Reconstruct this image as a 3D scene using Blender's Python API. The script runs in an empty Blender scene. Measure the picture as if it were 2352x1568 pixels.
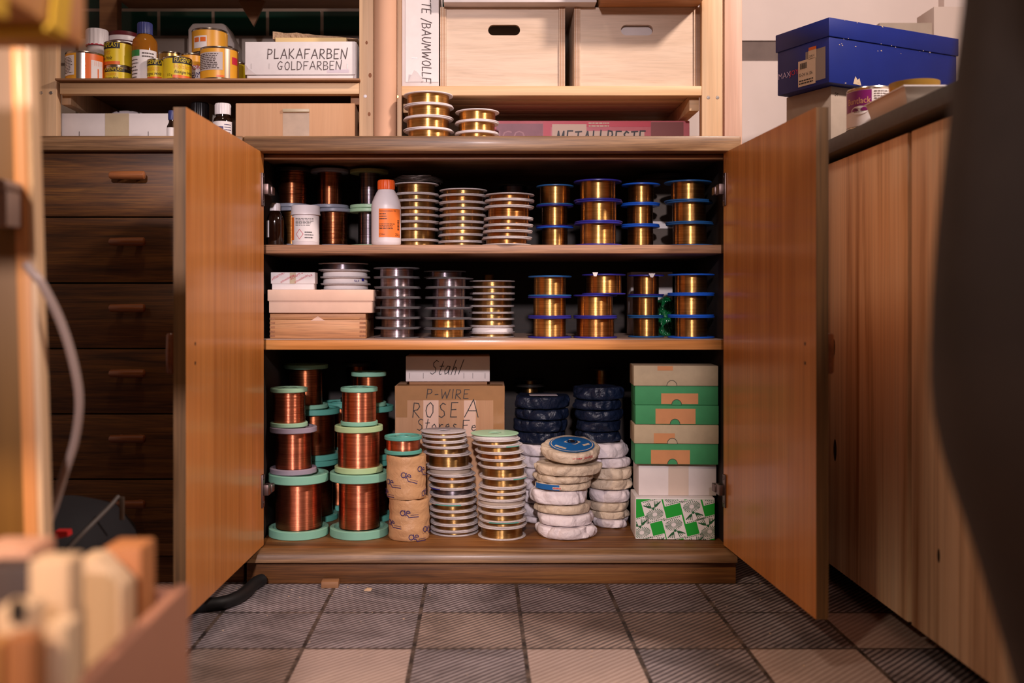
import bpy, bmesh, math, random
from mathutils import Vector, Matrix, noise as mnoise

S = bpy.context.scene
C = S.collection
random.seed(7)

# ---------------------------------------------------------------- camera
FPX, VX, VY, EYE = 2280.0, 1100.0, 695.0, 0.533     # focal length and vanishing point in photo pixels, eye height in metres
def PX(px, d): return (px - VX) * d / FPX
def PZ(py, d): return EYE - (py - VY) * d / FPX

cam_data = bpy.data.cameras.new('camera')
cam = bpy.data.objects.new('camera', cam_data)
C.objects.link(cam)
cam.location = (0, 0, EYE)
cam.rotation_euler = (math.pi / 2, 0, 0)
cam_data.sensor_width = 36
cam_data.lens = FPX / 2352 * 36
cam_data.shift_x = (1176 - VX) / 2352
cam_data.shift_y = -(784 - VY) / 2352
cam_data.clip_start = 0.02
cam_data.dof.use_dof = True
cam_data.dof.focus_distance = 1.97
cam_data.dof.aperture_fstop = 2.8
S.camera = cam

# ---------------------------------------------------------------- light and exposure
S.view_settings.view_transform = 'Standard'
S.view_settings.look = 'None'
S.view_settings.exposure = 0.0
S.view_settings.gamma = 1.0
S.view_settings.use_curve_mapping = False

def lin(h):
    h = h.lstrip('#')
    out = []
    for i in (0, 2, 4):
        c = int(h[i:i + 2], 16) / 255
        out.append(c / 12.92 if c <= 0.04045 else ((c + 0.055) / 1.055) ** 2.4)
    return (out[0], out[1], out[2], 1.0)

W = bpy.data.worlds.new('room_ambience')
S.world = W
W.use_nodes = True
W.node_tree.nodes['Background'].inputs[0].default_value = (1.0, 0.68, 0.52, 1)
W.node_tree.nodes['Background'].inputs[1].default_value = 0.13

def area(name, loc, target, size, power, col):
    l = bpy.data.lights.new(name, 'AREA')
    l.shape = 'DISK'
    l.size = size
    l.energy = power
    l.color = col
    o = bpy.data.objects.new(name, l)
    C.objects.link(o)
    o.location = loc
    o.rotation_euler = (Vector(target) - Vector(loc)).to_track_quat('-Z', 'Y').to_euler()
    return o
def spot(name, loc, target, cone, power, col, size):
    l = bpy.data.lights.new(name, 'SPOT')
    l.spot_size = math.radians(cone); l.spot_blend = 1.0
    l.shadow_soft_size = size; l.energy = power; l.color = col
    o = bpy.data.objects.new(name, l)
    C.objects.link(o)
    o.location = loc
    o.rotation_euler = (Vector(target) - Vector(loc)).to_track_quat('-Z', 'Y').to_euler()
    return o
spot('room_lamp', (-0.04, -2.3, 1.75), (-0.15, 1.95, 0.54), 25, 600, (1.0, 0.87, 0.91), 0.09)
spot('bench_fill_spot', (-1.0, -0.5, 1.6), (-0.52, 0.75, 0.45), 42, 190, (1.0, 0.74, 0.55), 0.06)  # added fill to brighten the near workbench, not a lamp of the room
area('bench_lamp', (0.98, 1.2, 1.66), (-0.25, 1.85, 0.5), 0.12, 22, (1.0, 0.82, 0.74))
area('ceiling_lamp', (-0.3, 1.1, 2.35), (-0.25, 1.2, 0.0), 0.3, 6, (1.0, 0.80, 0.66))

# ---------------------------------------------------------------- materials
MATS = {}
def new_mat(name):
    m = bpy.data.materials.new(name)
    m.use_nodes = True
    nt = m.node_tree
    return m, nt, nt.nodes['Principled BSDF']

def coords(nt, scale=(1, 1, 1), rnd=True, rot=(0, 0, 0)):
    tc = nt.nodes.new('ShaderNodeTexCoord')
    mp = nt.nodes.new('ShaderNodeMapping')
    mp.inputs['Scale'].default_value = scale
    mp.inputs['Rotation'].default_value = rot
    if rnd:
        oi = nt.nodes.new('ShaderNodeObjectInfo')
        ml = nt.nodes.new('ShaderNodeMath'); ml.operation = 'MULTIPLY'; ml.inputs[1].default_value = 9.0
        ad = nt.nodes.new('ShaderNodeVectorMath'); ad.operation = 'ADD'
        nt.links.new(oi.outputs['Random'], ml.inputs[0])
        nt.links.new(tc.outputs['Object'], ad.inputs[0])
        nt.links.new(ml.outputs[0], ad.inputs[1])
        nt.links.new(ad.outputs[0], mp.inputs['Vector'])
    else:
        nt.links.new(tc.outputs['Object'], mp.inputs['Vector'])
    return mp.outputs[0]

def noise_tex(nt, vec, scale, detail=3, rough=0.55, dist=0.0):
    n = nt.nodes.new('ShaderNodeTexNoise')
    n.inputs['Scale'].default_value = scale
    n.inputs['Detail'].default_value = detail
    n.inputs['Roughness'].default_value = rough
    n.inputs['Distortion'].default_value = dist
    nt.links.new(vec, n.inputs['Vector'])
    return n.outputs['Fac']

def ramp(nt, fac, stops):
    r = nt.nodes.new('ShaderNodeValToRGB')
    e = r.color_ramp.elements
    while len(e) < len(stops):
        e.new(0.5)
    for i, (p, c) in enumerate(stops):
        e[i].position = p
        e[i].color = c if not isinstance(c, str) else lin(c)
    nt.links.new(fac, r.inputs[0])
    return r.outputs[0]

def mixc(nt, a, b, fac, blend='MIX'):
    m = nt.nodes.new('ShaderNodeMix')
    m.data_type = 'RGBA'
    m.blend_type = blend
    for sock, v in ((m.inputs[0], fac), (m.inputs[6], a), (m.inputs[7], b)):
        if hasattr(v, 'is_linked'):
            nt.links.new(v, sock)
        else:
            sock.default_value = v
    return m.outputs[2]

def bump(nt, bsdf, height, strength, dist=0.001):
    b = nt.nodes.new('ShaderNodeBump')
    b.inputs['Strength'].default_value = strength
    b.inputs['Distance'].default_value = dist
    nt.links.new(height, b.inputs['Height'])
    nt.links.new(b.outputs[0], bsdf.inputs['Normal'])

def plain(name, col, rough=0.5, metal=0.0, var=0.0, vscale=40, bmp=0.0, bscale=300, coat=0.0, spec=0.5, trans=0.0, ior=1.45):
    if name in MATS: return MATS[name]
    m, nt, b = new_mat(name)
    c = lin(col)
    b.inputs['Roughness'].default_value = rough
    b.inputs['Metallic'].default_value = metal
    b.inputs['Coat Weight'].default_value = coat
    b.inputs['Coat Roughness'].default_value = 0.15
    b.inputs['Specular IOR Level'].default_value = spec
    b.inputs['Transmission Weight'].default_value = trans
    b.inputs['IOR'].default_value = ior
    b.inputs['Base Color'].default_value = c
    if var or bmp:
        v = coords(nt)
    if var:
        f = noise_tex(nt, v, vscale, 4)
        lo = tuple(max(0, x * (1 - var)) for x in c[:3]) + (1,)
        hi = tuple(min(1, x * (1 + var * 0.6)) for x in c[:3]) + (1,)
        nt.links.new(ramp(nt, f, [(0.3, lo), (0.7, hi)]), b.inputs['Base Color'])
    if bmp:
        bump(nt, b, noise_tex(nt, v, bscale, 3), bmp)
    MATS[name] = m
    return m

def wood(name, cols, axis='X', sc=26.0, stretch=0.07, rough=0.5, coat=0.0, pores=0.35, bmp=0.15, coat_r=0.15, dist=0.6):
    if name in MATS: return MATS[name]
    m, nt, b = new_mat(name)
    s = [sc, sc, sc]; i = 'XYZ'.index(axis); s[i] = sc * stretch
    v = coords(nt, s)
    f = noise_tex(nt, v, 1.0, 5, 0.6, dist)
    base = ramp(nt, f, [(0.28, cols[0]), (0.5, cols[1]), (0.72, cols[2])])
    s2 = [sc * 9, sc * 9, sc * 9]; s2[i] = sc * stretch * 4
    f2 = noise_tex(nt, coords(nt, s2), 1.0, 3, 0.6)
    p = ramp(nt, f2, [(0.36, (1 - pores, 1 - pores, 1 - pores, 1)), (0.55, (1, 1, 1, 1))])
    nt.links.new(mixc(nt, base, p, 1.0, 'MULTIPLY'), b.inputs['Base Color'])
    b.inputs['Roughness'].default_value = rough
    b.inputs['Coat Weight'].default_value = coat
    b.inputs['Coat Roughness'].default_value = coat_r
    bump(nt, b, f2, bmp, 0.0006)
    MATS[name] = m
    return m

def wire_mat(name, dark, light, rough=0.31, aniso=1.0):
    if name in MATS: return MATS[name]
    m, nt, b = new_mat(name)
    v = coords(nt, (6, 6, 900))
    f = noise_tex(nt, v, 1.0, 2, 0.6)
    f2 = noise_tex(nt, coords(nt, (30, 30, 60)), 1.0, 2)
    base = mixc(nt, ramp(nt, f, [(0.3, dark), (0.7, light)]), ramp(nt, f2, [(0.3, (0.7, 0.7, 0.7, 1)), (0.7, (1, 1, 1, 1))]), 1.0, 'MULTIPLY')
    nt.links.new(base, b.inputs['Base Color'])
    b.inputs['Metallic'].default_value = 1.0
    b.inputs['Roughness'].default_value = rough
    b.inputs['Anisotropic'].default_value = aniso
    b.inputs['Anisotropic Rotation'].default_value = 0.25
    t = nt.nodes.new('ShaderNodeTangent')
    t.direction_type = 'RADIAL'; t.axis = 'Z'
    nt.links.new(t.outputs[0], b.inputs['Tangent'])
    bump(nt, b, noise_tex(nt, coords(nt, (7, 7, 1000)), 1.0, 2, 0.7), 0.35, 0.0006)
    b2 = nt.nodes.new('ShaderNodeBsdfPrincipled')
    nt.links.new(base, b2.inputs['Base Color'])
    b2.inputs['Metallic'].default_value = 1.0
    b2.inputs['Roughness'].default_value = 0.5
    b2.inputs['Anisotropic'].default_value = 0.6
    b2.inputs['Anisotropic Rotation'].default_value = 0.25
    nt.links.new(t.outputs[0], b2.inputs['Tangent'])
    mx = nt.nodes.new('ShaderNodeMixShader'); mx.inputs[0].default_value = 0.3
    nt.links.new(b.outputs[0], mx.inputs[1]); nt.links.new(b2.outputs[0], mx.inputs[2])
    nt.links.new(mx.outputs[0], nt.nodes['Material Output'].inputs[0])
    MATS[name] = m
    return m

def clear_mat(name, tint, mixfac=0.45, rough=0.15):
    if name in MATS: return MATS[name]
    m, nt, b = new_mat(name)
    b.inputs['Base Color'].default_value = lin(tint)
    b.inputs['Roughness'].default_value = rough
    tr = nt.nodes.new('ShaderNodeBsdfTransparent')
    tr.inputs[0].default_value = lin(tint)
    mx = nt.nodes.new('ShaderNodeMixShader')
    mx.inputs[0].default_value = mixfac
    out = nt.nodes['Material Output']
    nt.links.new(tr.outputs[0], mx.inputs[1])
    nt.links.new(b.outputs[0], mx.inputs[2])
    nt.links.new(mx.outputs[0], out.inputs[0])
    MATS[name] = m
    return m

def crumple_mat(name, col, var=0.12, strength=0.5, rough=0.6, spec=0.4, scale=60):
    if name in MATS: return MATS[name]
    m, nt, b = new_mat(name)
    c = lin(col)
    v = coords(nt)
    f = noise_tex(nt, v, 30, 4)
    lo = tuple(x * (1 - var) for x in c[:3]) + (1,)
    nt.links.new(ramp(nt, f, [(0.35, lo), (0.65, c)]), b.inputs['Base Color'])
    b.inputs['Roughness'].default_value = rough
    b.inputs['Specular IOR Level'].default_value = spec
    vo = nt.nodes.new('ShaderNodeTexVoronoi')
    vo.feature = 'DISTANCE_TO_EDGE'
    vo.inputs['Scale'].default_value = scale
    nt.links.new(v, vo.inputs['Vector'])
    ad = nt.nodes.new('ShaderNodeMath'); ad.operation = 'ADD'
    nt.links.new(vo.outputs['Distance'], ad.inputs[0])
    nt.links.new(noise_tex(nt, v, 50, 3, 0.6, 1.2), ad.inputs[1])
    v2 = nt.nodes.new('ShaderNodeTexVoronoi'); v2.feature = 'DISTANCE_TO_EDGE'; v2.inputs['Scale'].default_value = scale * 2.3
    nt.links.new(v, v2.inputs['Vector'])
    a2 = nt.nodes.new('ShaderNodeMath'); a2.operation = 'MULTIPLY_ADD'; a2.inputs[1].default_value = 0.5
    nt.links.new(v2.outputs['Distance'], a2.inputs[0]); nt.links.new(ad.outputs[0], a2.inputs[2])
    bump(nt, b, a2.outputs[0], strength * 1.5, 0.006)
    MATS[name] = m
    return m

OAK = wood('oak', ['#523012', '#784a22', '#946432'], 'X', 55, 0.05, 0.5, 0.0, 0.4, 0.2, 0.15, 0.9)
OAK_TOP = wood('oak_edge', ['#5c3c20', '#84603e', '#a8825c'], 'X', 62, 0.045, 0.45, 0.04, 0.35, 0.2, 0.15, 1.0)
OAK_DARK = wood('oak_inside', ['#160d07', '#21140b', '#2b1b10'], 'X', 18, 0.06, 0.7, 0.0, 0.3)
OAK_SHELF = wood('oak_shelf', ['#8a5f42', '#a67857', '#bd8f6c'], 'X', 64, 0.04, 0.5, 0.0, 0.4)
PINE_SHELF = wood('pine_shelf', ['#a8642a', '#c98442', '#d8965a'], 'X', 24, 0.06, 0.4, 0.2, 0.2)
VENEER = wood('door_veneer', ['#b26a2a', '#c47b38', '#d08844'], 'Z', 34, 0.03, 0.42, 0.28, 0.18, 0.06, 0.16, 0.2)
DOOR_EDGE = wood('door_edge', ['#5c3f20', '#765430', '#86643e'], 'Z', 20, 0.05, 0.5)
KNOB = wood('handle_wood', ['#6e3a1c', '#8a4f2a', '#9c5f36'], 'X', 30, 0.1, 0.32, 0.4, 0.2)
PINE = wood('pine', ['#b88f66', '#d2ab82', '#dfbd97'], 'Z', 18, 0.05, 0.55, 0.0, 0.12, 0.1)
PINE_X = wood('pine_across', ['#bd9164', '#d6ae80', '#e2bf94'], 'X', 18, 0.05, 0.55, 0.0, 0.12, 0.1)
PINE_DARK = wood('pine_aged', ['#7c5334', '#966843', '#a87a52'], 'X', 18, 0.05, 0.6, 0.0, 0.15, 0.1)
PLY = wood('plywood', ['#bfa286', '#ceb298', '#d6bca4'], 'X', 30, 0.12, 0.5, 0.0, 0.1, 0.08)
BOXWOOD = wood('box_wood', ['#a06a42', '#bd8557', '#cd9a6c'], 'X', 50, 0.06, 0.55, 0.0, 0.3)
COUNTER_WOOD = wood('counter_front', ['#a06a38', '#eccaa0', '#fae0bc'], 'Z', 17, 0.035, 0.45, 0.0, 0.15, 0.06, 0.2, 0.9)
BENCH = wood('bench_wood', ['#c27a40', '#d99658', '#e2a66c'], 'Z', 12, 0.06, 0.5, 0.1, 0.1)
BENCH_DARK = wood('bench_panel', ['#62400f', '#7a5216', '#8a6020'], 'Z', 10, 0.06, 0.5, 0.1, 0.1)
OFFCUT = wood('offcut_wood', ['#c49a72', '#d8b48e', '#e4c6a4'], 'Z', 12, 0.08, 0.6, 0.0, 0.08)
OFFCUT_RED = wood('offcut_brown', ['#9a5c30', '#b06f3e', '#bc7d4c'], 'Z', 12, 0.08, 0.6, 0.0, 0.08)
CARDB = wood('cardboard', ['#b58762', '#bc8f6a', '#c29672'], 'Z', 46, 0.06, 0.8, 0.0, 0.05, 0.03)
CARDB_LIGHT = plain('cardboard_pale', '#dcb8a2', 0.8, var=0.06, vscale=30, bmp=0.05)
CARDB_GREY = plain('cardboard_grey', '#a99889', 0.85, var=0.08, vscale=30, bmp=0.05)
WHITEBOARD = plain('board_white', '#d8cdca', 0.75, var=0.06, vscale=25, bmp=0.03)
WHITE_PAPER = plain('paper_white', '#dcd4d2', 0.7, var=0.04, vscale=60)
PAPER_RIM = plain('paper_rim', '#bab0ae', 0.8, var=0.14, vscale=220, bmp=0.2, bscale=500)
TAPE = plain('brown_tape', '#a2754a', 0.28, var=0.08, vscale=40)
TAPE_PALE = plain('pale_tape', '#b3a184', 0.4, var=0.08, vscale=40)
TAPE_CLEAR = clear_mat('clear_tape', '#c8b8a8', 0.25, 0.12)
INK = plain('marker_ink', '#1c1618', 0.5)
INK_BROWN = plain('pen_ink', '#4a3a36', 0.6)
STAPLE = plain('staple_metal', '#8d8580', 0.35, 1.0)
STEEL = plain('steel', '#9c938c', 0.35, 1.0)
HINGE = plain('hinge_metal', '#6e5c58', 0.4, 0.9)
TIN = plain('tin_metal', '#b9b0a6', 0.25, 1.0)
GOLD_TIN = plain('gold_lacquer_tin', '#b58f4c', 0.28, 0.9)
COPPER = wire_mat('copper_wire', '#c0644a', '#f29870')
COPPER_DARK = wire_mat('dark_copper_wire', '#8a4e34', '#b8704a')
BRASS = wire_mat('brass_wire', '#c08844', '#f0ba70')
BRASS_DARK = wire_mat('dull_brass_wire', '#967040', '#c49c62')
ROSE_BRASS = wire_mat('rose_brass_wire', '#9a6030', '#c48a50')
SILVER = wire_mat('grey_wire', '#94868a', '#c0b2b6')
GUNMETAL = wire_mat('dark_grey_wire', '#6a6066', '#948a90')
MINT = plain('mint_plastic', '#7fb39a', 0.42, spec=0.45, var=0.05, vscale=30)
MINT_PALE = plain('pale_green_plastic', '#9dc3a0', 0.42, var=0.05, vscale=30)
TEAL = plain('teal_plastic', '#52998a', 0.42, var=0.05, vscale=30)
LIME = plain('lime_plastic', '#a6bf8c', 0.42, var=0.05, vscale=30)
LILAC = plain('lilac_plastic', '#958894', 0.42, var=0.05, vscale=30)
GREYPL = plain('grey_plastic', '#7d7f8c', 0.4, var=0.05, vscale=30)
OLIVEPL = plain('olive_plastic', '#7d8a5e', 0.45)
DARKPL = plain('dark_plastic', '#2a2624', 0.4)
BLUE = plain('blue_plastic', '#1f5fd0', 0.35)
BLUE_NAVY = plain('violet_blue_plastic', '#2c2a86', 0.35)
BLUE_TEAL = plain('dark_blue_plastic', '#255a94', 0.35)
CLEAR = clear_mat('clear_plastic', '#d8d2d6', 0.16, 0.1)
WHITEPL = plain('white_plastic', '#dcd3d4', 0.38, spec=0.5)
ORANGE = plain('orange_plastic', '#e05a20', 0.4)
ORANGE_LABEL = plain('orange_label', '#e8762e', 0.5)
AMBER = plain('amber_glass', '#1a0a05', 0.08, spec=0.7)
AMBER_LIQ = clear_mat('amber_liquid_glass', '#c07a24', 0.45, 0.06)
NAVY_CAP = plain('navy_cap', '#2b3268', 0.4)
BLACK = plain('black_plastic', '#171416', 0.35)
YELLOW = plain('yellow_print', '#d8bc20', 0.4)
AMBER_PRINT = plain('amber_print', '#d89828', 0.38)
ORANGE_PRINT = plain('orange_print', '#d8641f', 0.4)
RED = plain('red_print', '#b8233a', 0.45)
PINK = plain('pink_print', '#c26a72', 0.5, var=0.1, vscale=30)
GREEN_PRINT = plain('green_print', '#2c7a3c', 0.5)
GREEN_LOGO = plain('leaf_green_print', '#159a2c', 0.4)
GREEN_BOARD = plain('green_board', '#3a8a56', 0.75, var=0.06, vscale=60, bmp=0.05)
BEIGE_BOARD = plain('beige_board', '#b09e80', 0.8, var=0.06, vscale=80, bmp=0.05)
PATCH = plain('brown_paper_patch', '#c08456', 0.75, var=0.06, vscale=50)
NAVY_WRAP = crumple_mat('navy_wrapper', '#121c32', 0.25, 0.4, 0.42, 0.4, 24)
WHITE_WRAP = crumple_mat('white_wrapper', '#dcd0d2', 0.06, 0.32, 0.6, 0.3, 24)
CREAM_WRAP = crumple_mat('cream_wrapper', '#cdb9a2', 0.08, 0.35, 0.55, 0.4, 26)
KRAFT = crumple_mat('kraft_wrapper', '#c39468', 0.06, 0.22, 0.5, 0.4, 22)
BLUE_LABEL = plain('blue_label', '#1b5d9c', 0.4)
PURPLE_INK = plain('purple_ink', '#32265a', 0.5)
BLUE_BOX = plain('blue_board', '#0a2070', 0.45, var=0.08, vscale=14, bmp=0.02)
MAGENTA = plain('purple_print', '#7a1c66', 0.35)
SLATE = plain('slate_laminate', '#4d4f50', 0.55, var=0.12, vscale=90)
BLACK_FABRIC = plain('black_fabric', '#17151a', 0.8, bmp=0.2, bscale=500)
YELLOW_STRAP = plain('yellow_webbing', '#d9a81c', 0.6, bmp=0.2, bscale=900)
HOSE = clear_mat('hose_plastic', '#b9a296', 0.7, 0.3)
CLOTH_DARK = plain('dark_cloth', '#4a3f38', 0.9, var=0.3, vscale=9, bmp=0.5, bscale=160)
CLOTH_GREY = plain('grey_trouser_cloth', '#2e2a2c', 0.9, var=0.15, vscale=20, bmp=0.4, bscale=400)
SKIN = plain('skin', '#c08c72', 0.5, var=0.06, vscale=30)
HAIR = plain('brown_hair', '#3b281c', 0.6, bmp=0.5, bscale=600)
GLASS_AMBER = clear_mat('amber_dish_glass', '#c9a24e', 0.4, 0.08)
CARBON_TUBE = plain('cardboard_tube_paper', '#c79a7c', 0.7, var=0.05, vscale=12)

# ---------------------------------------------------------------- mesh helpers
class MB:
    def __init__(s): s.v = []; s.f = []; s.mi = []; s.cur = 0
    def add(s, vs, fs):
        o = len(s.v)
        s.v += [tuple(v) for v in vs]
        for f in fs:
            s.f.append([o + i for i in f]); s.mi.append(s.cur)
        return s
    def box(s, x0, x1, y0, y1, z0, z1):
        return s.add([(x0, y0, z0), (x1, y0, z0), (x1, y1, z0), (x0, y1, z0), (x0, y0, z1), (x1, y0, z1), (x1, y1, z1), (x0, y1, z1)],
                     [(0, 3, 2, 1), (4, 5, 6, 7), (0, 1, 5, 4), (1, 2, 6, 5), (2, 3, 7, 6), (3, 0, 4, 7)])
    def lathe(s, prof, seg=40, cx=0.0, cy=0.0, closed=False, fn=None):
        vs, fs, n = [], [], len(prof)
        ring = []
        for k, (r, z) in enumerate(prof):
            if r < 1e-7:
                ring.append([len(vs)] * seg); vs.append((cx, cy, z))
            else:
                base = len(vs)
                for i in range(seg):
                    a = 2 * math.pi * i / seg
                    rr, zz = (r, z) if fn is None else fn(r, z, a)
                    vs.append((cx + rr * math.cos(a), cy + rr * math.sin(a), zz))
                ring.append([base + i for i in range(seg)])
        for k in range(n if closed else n - 1):
            A, B = ring[k], ring[(k + 1) % n]
            for i in range(seg):
                j = (i + 1) % seg
                q = [A[i], A[j], B[j], B[i]]
                q = [x for t, x in enumerate(q) if x not in q[:t]]
                if len(q) > 2: fs.append(q)
        return s.add(vs, fs)
    def tube(s, pts, r, seg=8):
        pts = [Vector(p) for p in pts]
        vs, fs = [], []
        up = Vector((0.13, 0.31, 0.94)).normalized()
        for i, p in enumerate(pts):
            d = (pts[min(i + 1, len(pts) - 1)] - pts[max(i - 1, 0)]).normalized()
            a = d.cross(up)
            if a.length < 1e-4: a = d.cross(Vector((1, 0, 0)))
            a.normalize(); b = d.cross(a)
            rr = r[i] if isinstance(r, (list, tuple)) else r
            for k in range(seg):
                t = 2 * math.pi * k / seg
                vs.append(p + (a * math.cos(t) + b * math.sin(t)) * rr)
        for i in range(len(pts) - 1):
            for k in range(seg):
                j = (k + 1) % seg
                fs.append((i * seg + k, i * seg + j, (i + 1) * seg + j, (i + 1) * seg + k))
        fs.append(list(range(seg))[::-1])
        fs.append([(len(pts) - 1) * seg + k for k in range(seg)])
        return s.add(vs, fs)
    def prism(s, xz, y0, y1):
        n = len(xz)
        vs = [(x, y0, z) for x, z in xz] + [(x, y1, z) for x, z in xz]
        fs = [list(range(n)), list(range(2 * n - 1, n - 1, -1))] + [(i, i + n, (i + 1) % n + n, (i + 1) % n) for i in range(n)]
        return s.add(vs, fs)
    def xf(s, M):
        s.v = [tuple(M @ Vector(v)) for v in s.v]
        return s

def obj(name, mb, mats, parent=None, bevel=0.0, smooth=None, loc=None, rot=None, label=None, seg=2):
    me = bpy.data.meshes.new(name)
    me.from_pydata(mb.v, [], mb.f)
    if not isinstance(mats, (list, tuple)): mats = [mats]
    for m in mats: me.materials.append(m)
    if len(mats) > 1: me.polygons.foreach_set('material_index', mb.mi)
    bm = bmesh.new(); bm.from_mesh(me)
    bmesh.ops.recalc_face_normals(bm, faces=bm.faces)
    if bevel:
        ed = [e for e in bm.edges if len(e.link_faces) == 2 and e.calc_face_angle(0) > 0.6]
        bmesh.ops.bevel(bm, geom=ed, offset=bevel, segments=seg, affect='EDGES', profile=0.5, clamp_overlap=True)
    bm.to_mesh(me); bm.free()
    if smooth is not None or bevel:
        me.shade_smooth()
        me.set_sharp_from_angle(angle=math.radians(smooth if smooth is not None else 40))
    o = bpy.data.objects.new(name, me)
    C.objects.link(o)
    if parent: o.parent = parent
    if loc: o.location = loc
    if rot: o.rotation_euler = rot
    if label: o['label'] = label
    return o

def tag(o, label, cat, group=None):
    o['label'] = label; o['category'] = cat
    if group: o['group'] = group
    return o
def thing(name, label, cat, loc=(0, 0, 0), rotz=0.0, group=None, rot=None):
    o = bpy.data.objects.new(name, None)
    o.empty_display_size = 0.02
    C.objects.link(o)
    o.location = loc
    o.rotation_euler = rot if rot else (0, 0, rotz)
    return tag(o, label, cat, group)
def struct(o):
    o['kind'] = 'structure'
    return o
def B(*a): return MB().box(*a)

# ---------------------------------------------------------------- writing
GL = {
 'A': (.75, [[(0,0),(.38,1),(.75,0)],[(.14,.36),(.6,.36)]]), 'B': (.6, [[(0,0),(0,1),(.4,.96),(.5,.76),(.36,.54),(0,.5)],[(.36,.54),(.58,.34),(.5,.08),(0,0)]]),
 'D': (.65, [[(0,0),(0,1),(.4,.9),(.62,.5),(.4,.08),(0,0)]]), 'E': (.55, [[(.55,1),(0,1),(0,0),(.52,0)],[(0,.5),(.42,.52)]]),
 'F': (.55, [[(.58,1),(0,1),(0,0)],[(0,.5),(.42,.54)]]), 'G': (.7, [[(.6,.85),(.35,1),(.08,.75),(0,.4),(.2,.05),(.5,.05),(.6,.4),(.36,.4)]]),
 'I': (.1, [[(.05,0),(.05,1)]]), 'K': (.6, [[(0,0),(0,1)],[(.52,1),(.02,.45),(.58,0)]]), 'L': (.5, [[(0,1),(0,0),(.5,.03)]]),
 'M': (.85, [[(0,0),(.12,1),(.42,.3),(.72,1),(.85,0)]]), 'N': (.7, [[(0,0),(.06,1),(.58,0),(.74,1.15)]]),
 'O': (.66, [[(.34,1),(.08,.8),(0,.45),(.16,.06),(.42,.02),(.62,.35),(.58,.8),(.34,1)]]), 'P': (.55, [[(0,0),(0,1),(.42,.95),(.52,.72),(.36,.5),(0,.46)]]),
 'R': (.6, [[(0,0),(.02,1),(.42,.96),(.52,.74),(.36,.52),(.02,.48),(.58,-.04)]]), 'S': (.52, [[(.5,.9),(.26,1),(.04,.8),(.14,.58),(.42,.42),(.48,.16),(.24,0),(0,.1)]]),
 'T': (.66, [[(0,.97),(.68,1)],[(.34,.98),(.3,0)]]), 'U': (.62, [[(0,1),(.04,.25),(.22,0),(.46,.06),(.6,.4),(.62,1)]]),
 'W': (.95, [[(0,1),(.18,0),(.46,.72),(.68,0),(.95,1)]]), '/': (.4, [[(0,-.1),(.42,1.1)]]), '-': (.4, [[(.02,.42),(.36,.46)]]), ' ': (.3, []),
 't': (.4, [[(.22,.95),(.14,.1),(.26,0),(.36,.06)],[(0,.6),(.4,.62)]]), 'a': (.5, [[(.42,.55),(.16,.58),(0,.26),(.12,.02),(.34,.12),(.42,.55),(.42,.12),(.52,0)]]),
 'h': (.48, [[(.08,1.05),(0,0)],[(.02,.3),(.2,.55),(.36,.48),(.38,0)]]), 'l': (.2, [[(.14,1.05),(.04,0)]]),
 'o': (.45, [[(.22,.55),(.02,.36),(.06,.06),(.3,.02),(.42,.3),(.22,.55)]]), 'r': (.36, [[(.02,.55),(.06,0)],[(.05,.3),(.18,.52),(.36,.52)]]),
 'e': (.46, [[(.04,.28),(.38,.34),(.3,.55),(.08,.46),(.02,.16),(.18,0),(.42,.1)]]), 's': (.38, [[(.34,.5),(.14,.56),(.06,.4),(.28,.24),(.24,.02),(.0,.04)]]),
}
def strokes(mb, text, x, z, h, w, y=-0.0006, sx=1.0, slant=0.0, gap=.26, rnd=0.03, rot=0.0, fit=None):
    """hand lettering as flat pen strokes on a plane that faces -Y; (x, z) is the lower start of the line"""
    R = random.Random(len(text) * 7 + int(abs(x) * 1e4))
    ca, sa = math.cos(rot), math.sin(rot)
    cur = 0.0
    if fit:
        k = fit / h / (sum(GL[c][0] + gap for c in text) - gap)
        sx, gap = sx * k, gap * k
    for ch in text:
        adv, lines = GL[ch]
        dz = R.uniform(-rnd, rnd); hs = 1 + R.uniform(-rnd, rnd)
        for ln in lines:
            P = []
            for i in range(len(ln) - 1):
                for t in ((0, .5) if len(ln) > 3 else (0,)):
                    P.append((ln[i][0] + (ln[i + 1][0] - ln[i][0]) * t, ln[i][1] + (ln[i + 1][1] - ln[i][1]) * t))
            P.append(ln[-1])
            Q = []
            for (a, b) in P:
                lx = (cur + a * sx + slant * b) * h; lz = (b * hs + dz) * h
                Q.append(Vector((x + lx * ca - lz * sa, z + lx * sa + lz * ca)))
            for i in range(len(Q) - 1):
                d = Q[i + 1] - Q[i]
                if d.length < 1e-7: continue
                d.normalize(); nrm = Vector((-d.y, d.x)) * w / 2; ext = d * w * .35
                a, b = Q[i] - ext, Q[i + 1] + ext
                lift = y - 2e-5 * (len(mb.f) % 7)
                mb.add([(p.x, lift, p.y) for p in (a - nrm, b - nrm, b + nrm, a + nrm)], [(0, 1, 2, 3)])
        cur += adv * sx + gap
    return cur * h

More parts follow.
